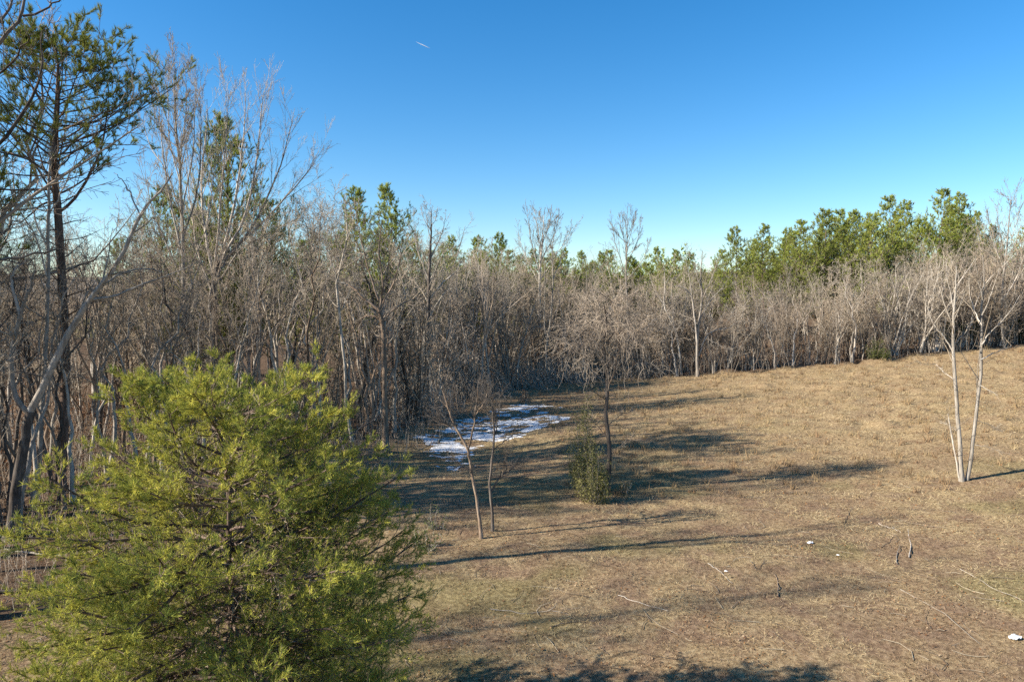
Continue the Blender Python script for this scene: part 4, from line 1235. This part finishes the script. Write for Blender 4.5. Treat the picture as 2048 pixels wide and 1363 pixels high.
stick('fallen_stick', 'thick grey stick lying up the slope, longest of the three together', 'stick', [(1818, 1117), (1822, 1090), (1815, 1058)], .035, .022, M_GREY)
stick('fallen_stick', 'short crooked grey stick beside the longest one', 'stick', [(1795, 1130), (1793, 1112), (1800, 1090)], .03, .015, M_GREY)
stick('fallen_stick', 'thin dark stick slanting away from the two upright grey sticks', 'stick', [(1762, 1096), (1780, 1080), (1800, 1062)], .02, .01, M_BROWN)
stick('fallen_stick', 'pale straight stick lying just uphill of the three grey sticks', 'stick', [(1757, 1048), (1782, 1056), (1802, 1064)], .018, .01, M_PALE)
stick('fallen_stick', 'dark curved stick standing out of the brown grass, lowest of the dark ones', 'stick', [(1556, 1192), (1556, 1168), (1548, 1148)], .03, .018, M_BROWN)
stick('fallen_stick', 'long pale straight stick lying near the bottom of the field', 'stick', [(1236, 1193), (1280, 1207), (1336, 1222)], .02, .01, M_PALE)
stick('fallen_stick', 'thin grey stick by the bright scrap in mid field', 'stick', [(1416, 1127), (1440, 1146), (1462, 1168)], .018, .008, M_GREY)
stick('fallen_stick', 'long bent grey branch lying on the leaves below the young trees', 'stick', [(980, 1222), (1040, 1228), (1100, 1224), (1160, 1216)], .02, .008, M_GREY, fork=3)
stick('fallen_stick', 'dark branch lying along the shadow near the bottom', 'stick', [(1100, 1258), (1150, 1246), (1200, 1240)], .022, .008, M_DARK, fork=3)
stick('fallen_stick', 'short dark twig half hidden by grass past the longest grey stick', 'stick', [(1500, 1125), (1515, 1140), (1530, 1120)], .014, .008, M_DARK, fork=2)
stick('fallen_stick', 'long thin pale cane lying at the lower right of the field', 'stick', [(1920, 1140), (1985, 1175), (2050, 1206)], .014, .007, M_PALE)
stick('fallen_stick', 'thin pale cane running down to the bright scrap at the corner', 'stick', [(1800, 1180), (1880, 1226), (1960, 1290)], .012, .007, M_PALE)
stick('fallen_stick', 'dark forked twig in the broad shade on the open slope', 'stick', [(1688, 1050), (1695, 1036), (1700, 1018)], .02, .008, M_DARK, fork=4)
stick('fallen_stick', 'thin dark branch lying in the shade below the two stemmed tree', 'stick', [(1765, 1018), (1830, 1021), (1890, 1022)], .014, .006, M_DARK, fork=2)
stick('fallen_branch', 'dark fallen branch propped against the foot of the pale brown trunk', 'branch', [(690, 915), (730, 900), (765, 880), (792, 845)], .06, .03, M_DARK, lift=.9, fork=4)
stick('fallen_branch', 'dark fallen branch lying from the brown trunk towards the near pine', 'branch', [(780, 905), (740, 930), (700, 950)], .07, .03, M_DARK, lift=.1, fork=4)
stick('fallen_branch', 'long thin dead limb leaning up beyond the brown trunk', 'branch', [(668, 870), (700, 845), (735, 812)], .05, .02, M_DARK, lift=1.2, fork=3)
stick('fallen_log', 'pale fallen log lying on the woods floor beside the near pine', 'log', [(10, 1103), (60, 1112), (125, 1120)], .07, .05, M_GREY, lift=.05)
stick('fallen_log', 'dark rotting log in the shade below the pale log', 'log', [(-40, 1190), (40, 1182), (110, 1176)], .11, .08, M_DARK, lift=.05)


def scrap(label, px, py, w):
    c = at(px, py); k = 7
    u, v_ = np.meshgrid(np.linspace(-1, 1, k), np.linspace(-1, 1, k))
    X = u * w * (1 - .25 * v_ ** 2); Y = v_ * w * .55 * (1 - .2 * u ** 2)
    Z = .03 + .35 * w * np.abs(rng.normal(0, .45, (k, k))) + .3 * w * (1 - u ** 2) * (1 - v_ ** 2)
    i = (np.arange(k - 1)[:, None] * k + np.arange(k - 1)[None]).ravel()
    g = Geo(); g.add(np.stack([X, Y, Z], -1), q=np.stack([i, i + 1, i + k + 1, i + k], -1))
    o = g.build('litter_scrap', M_WHITE, smooth=False); o.location = (c[0], c[1], float(ground_z(c[0], c[1]))); o.rotation_euler[2] = rng.random() - .5
    tag(o, label, 'litter')


scrap('crumpled white scrap at the lower right corner of the field', 2030, 1278, .14)
scrap('small white scrap in the brown grass below the dark shade', 1620, 1088, .10)
scrap('tiny white fleck near the thin grey stick in mid field', 1452, 1146, .045)
scrap('tiny white fleck between the small scrap and the grey sticks', 1676, 1112, .045)

a, b2 = W(832, 84, 6000), W(860, 97, 6000)
P = np.linspace(a, b2, 8)
g = Geo(); tubes(g, P, np.array([.3, 1.2, 2, 2.6, 2.8, 2.4, 1.5, .3]), 8)
o = g.build('contrail', M_TRAIL, off=a); o.location = a
tag(o, 'short faint white contrail high in the clear sky', 'contrail')
print('TRIS', sum(len(m.loops) - 2 * len(m.polygons) for m in bpy.data.meshes))
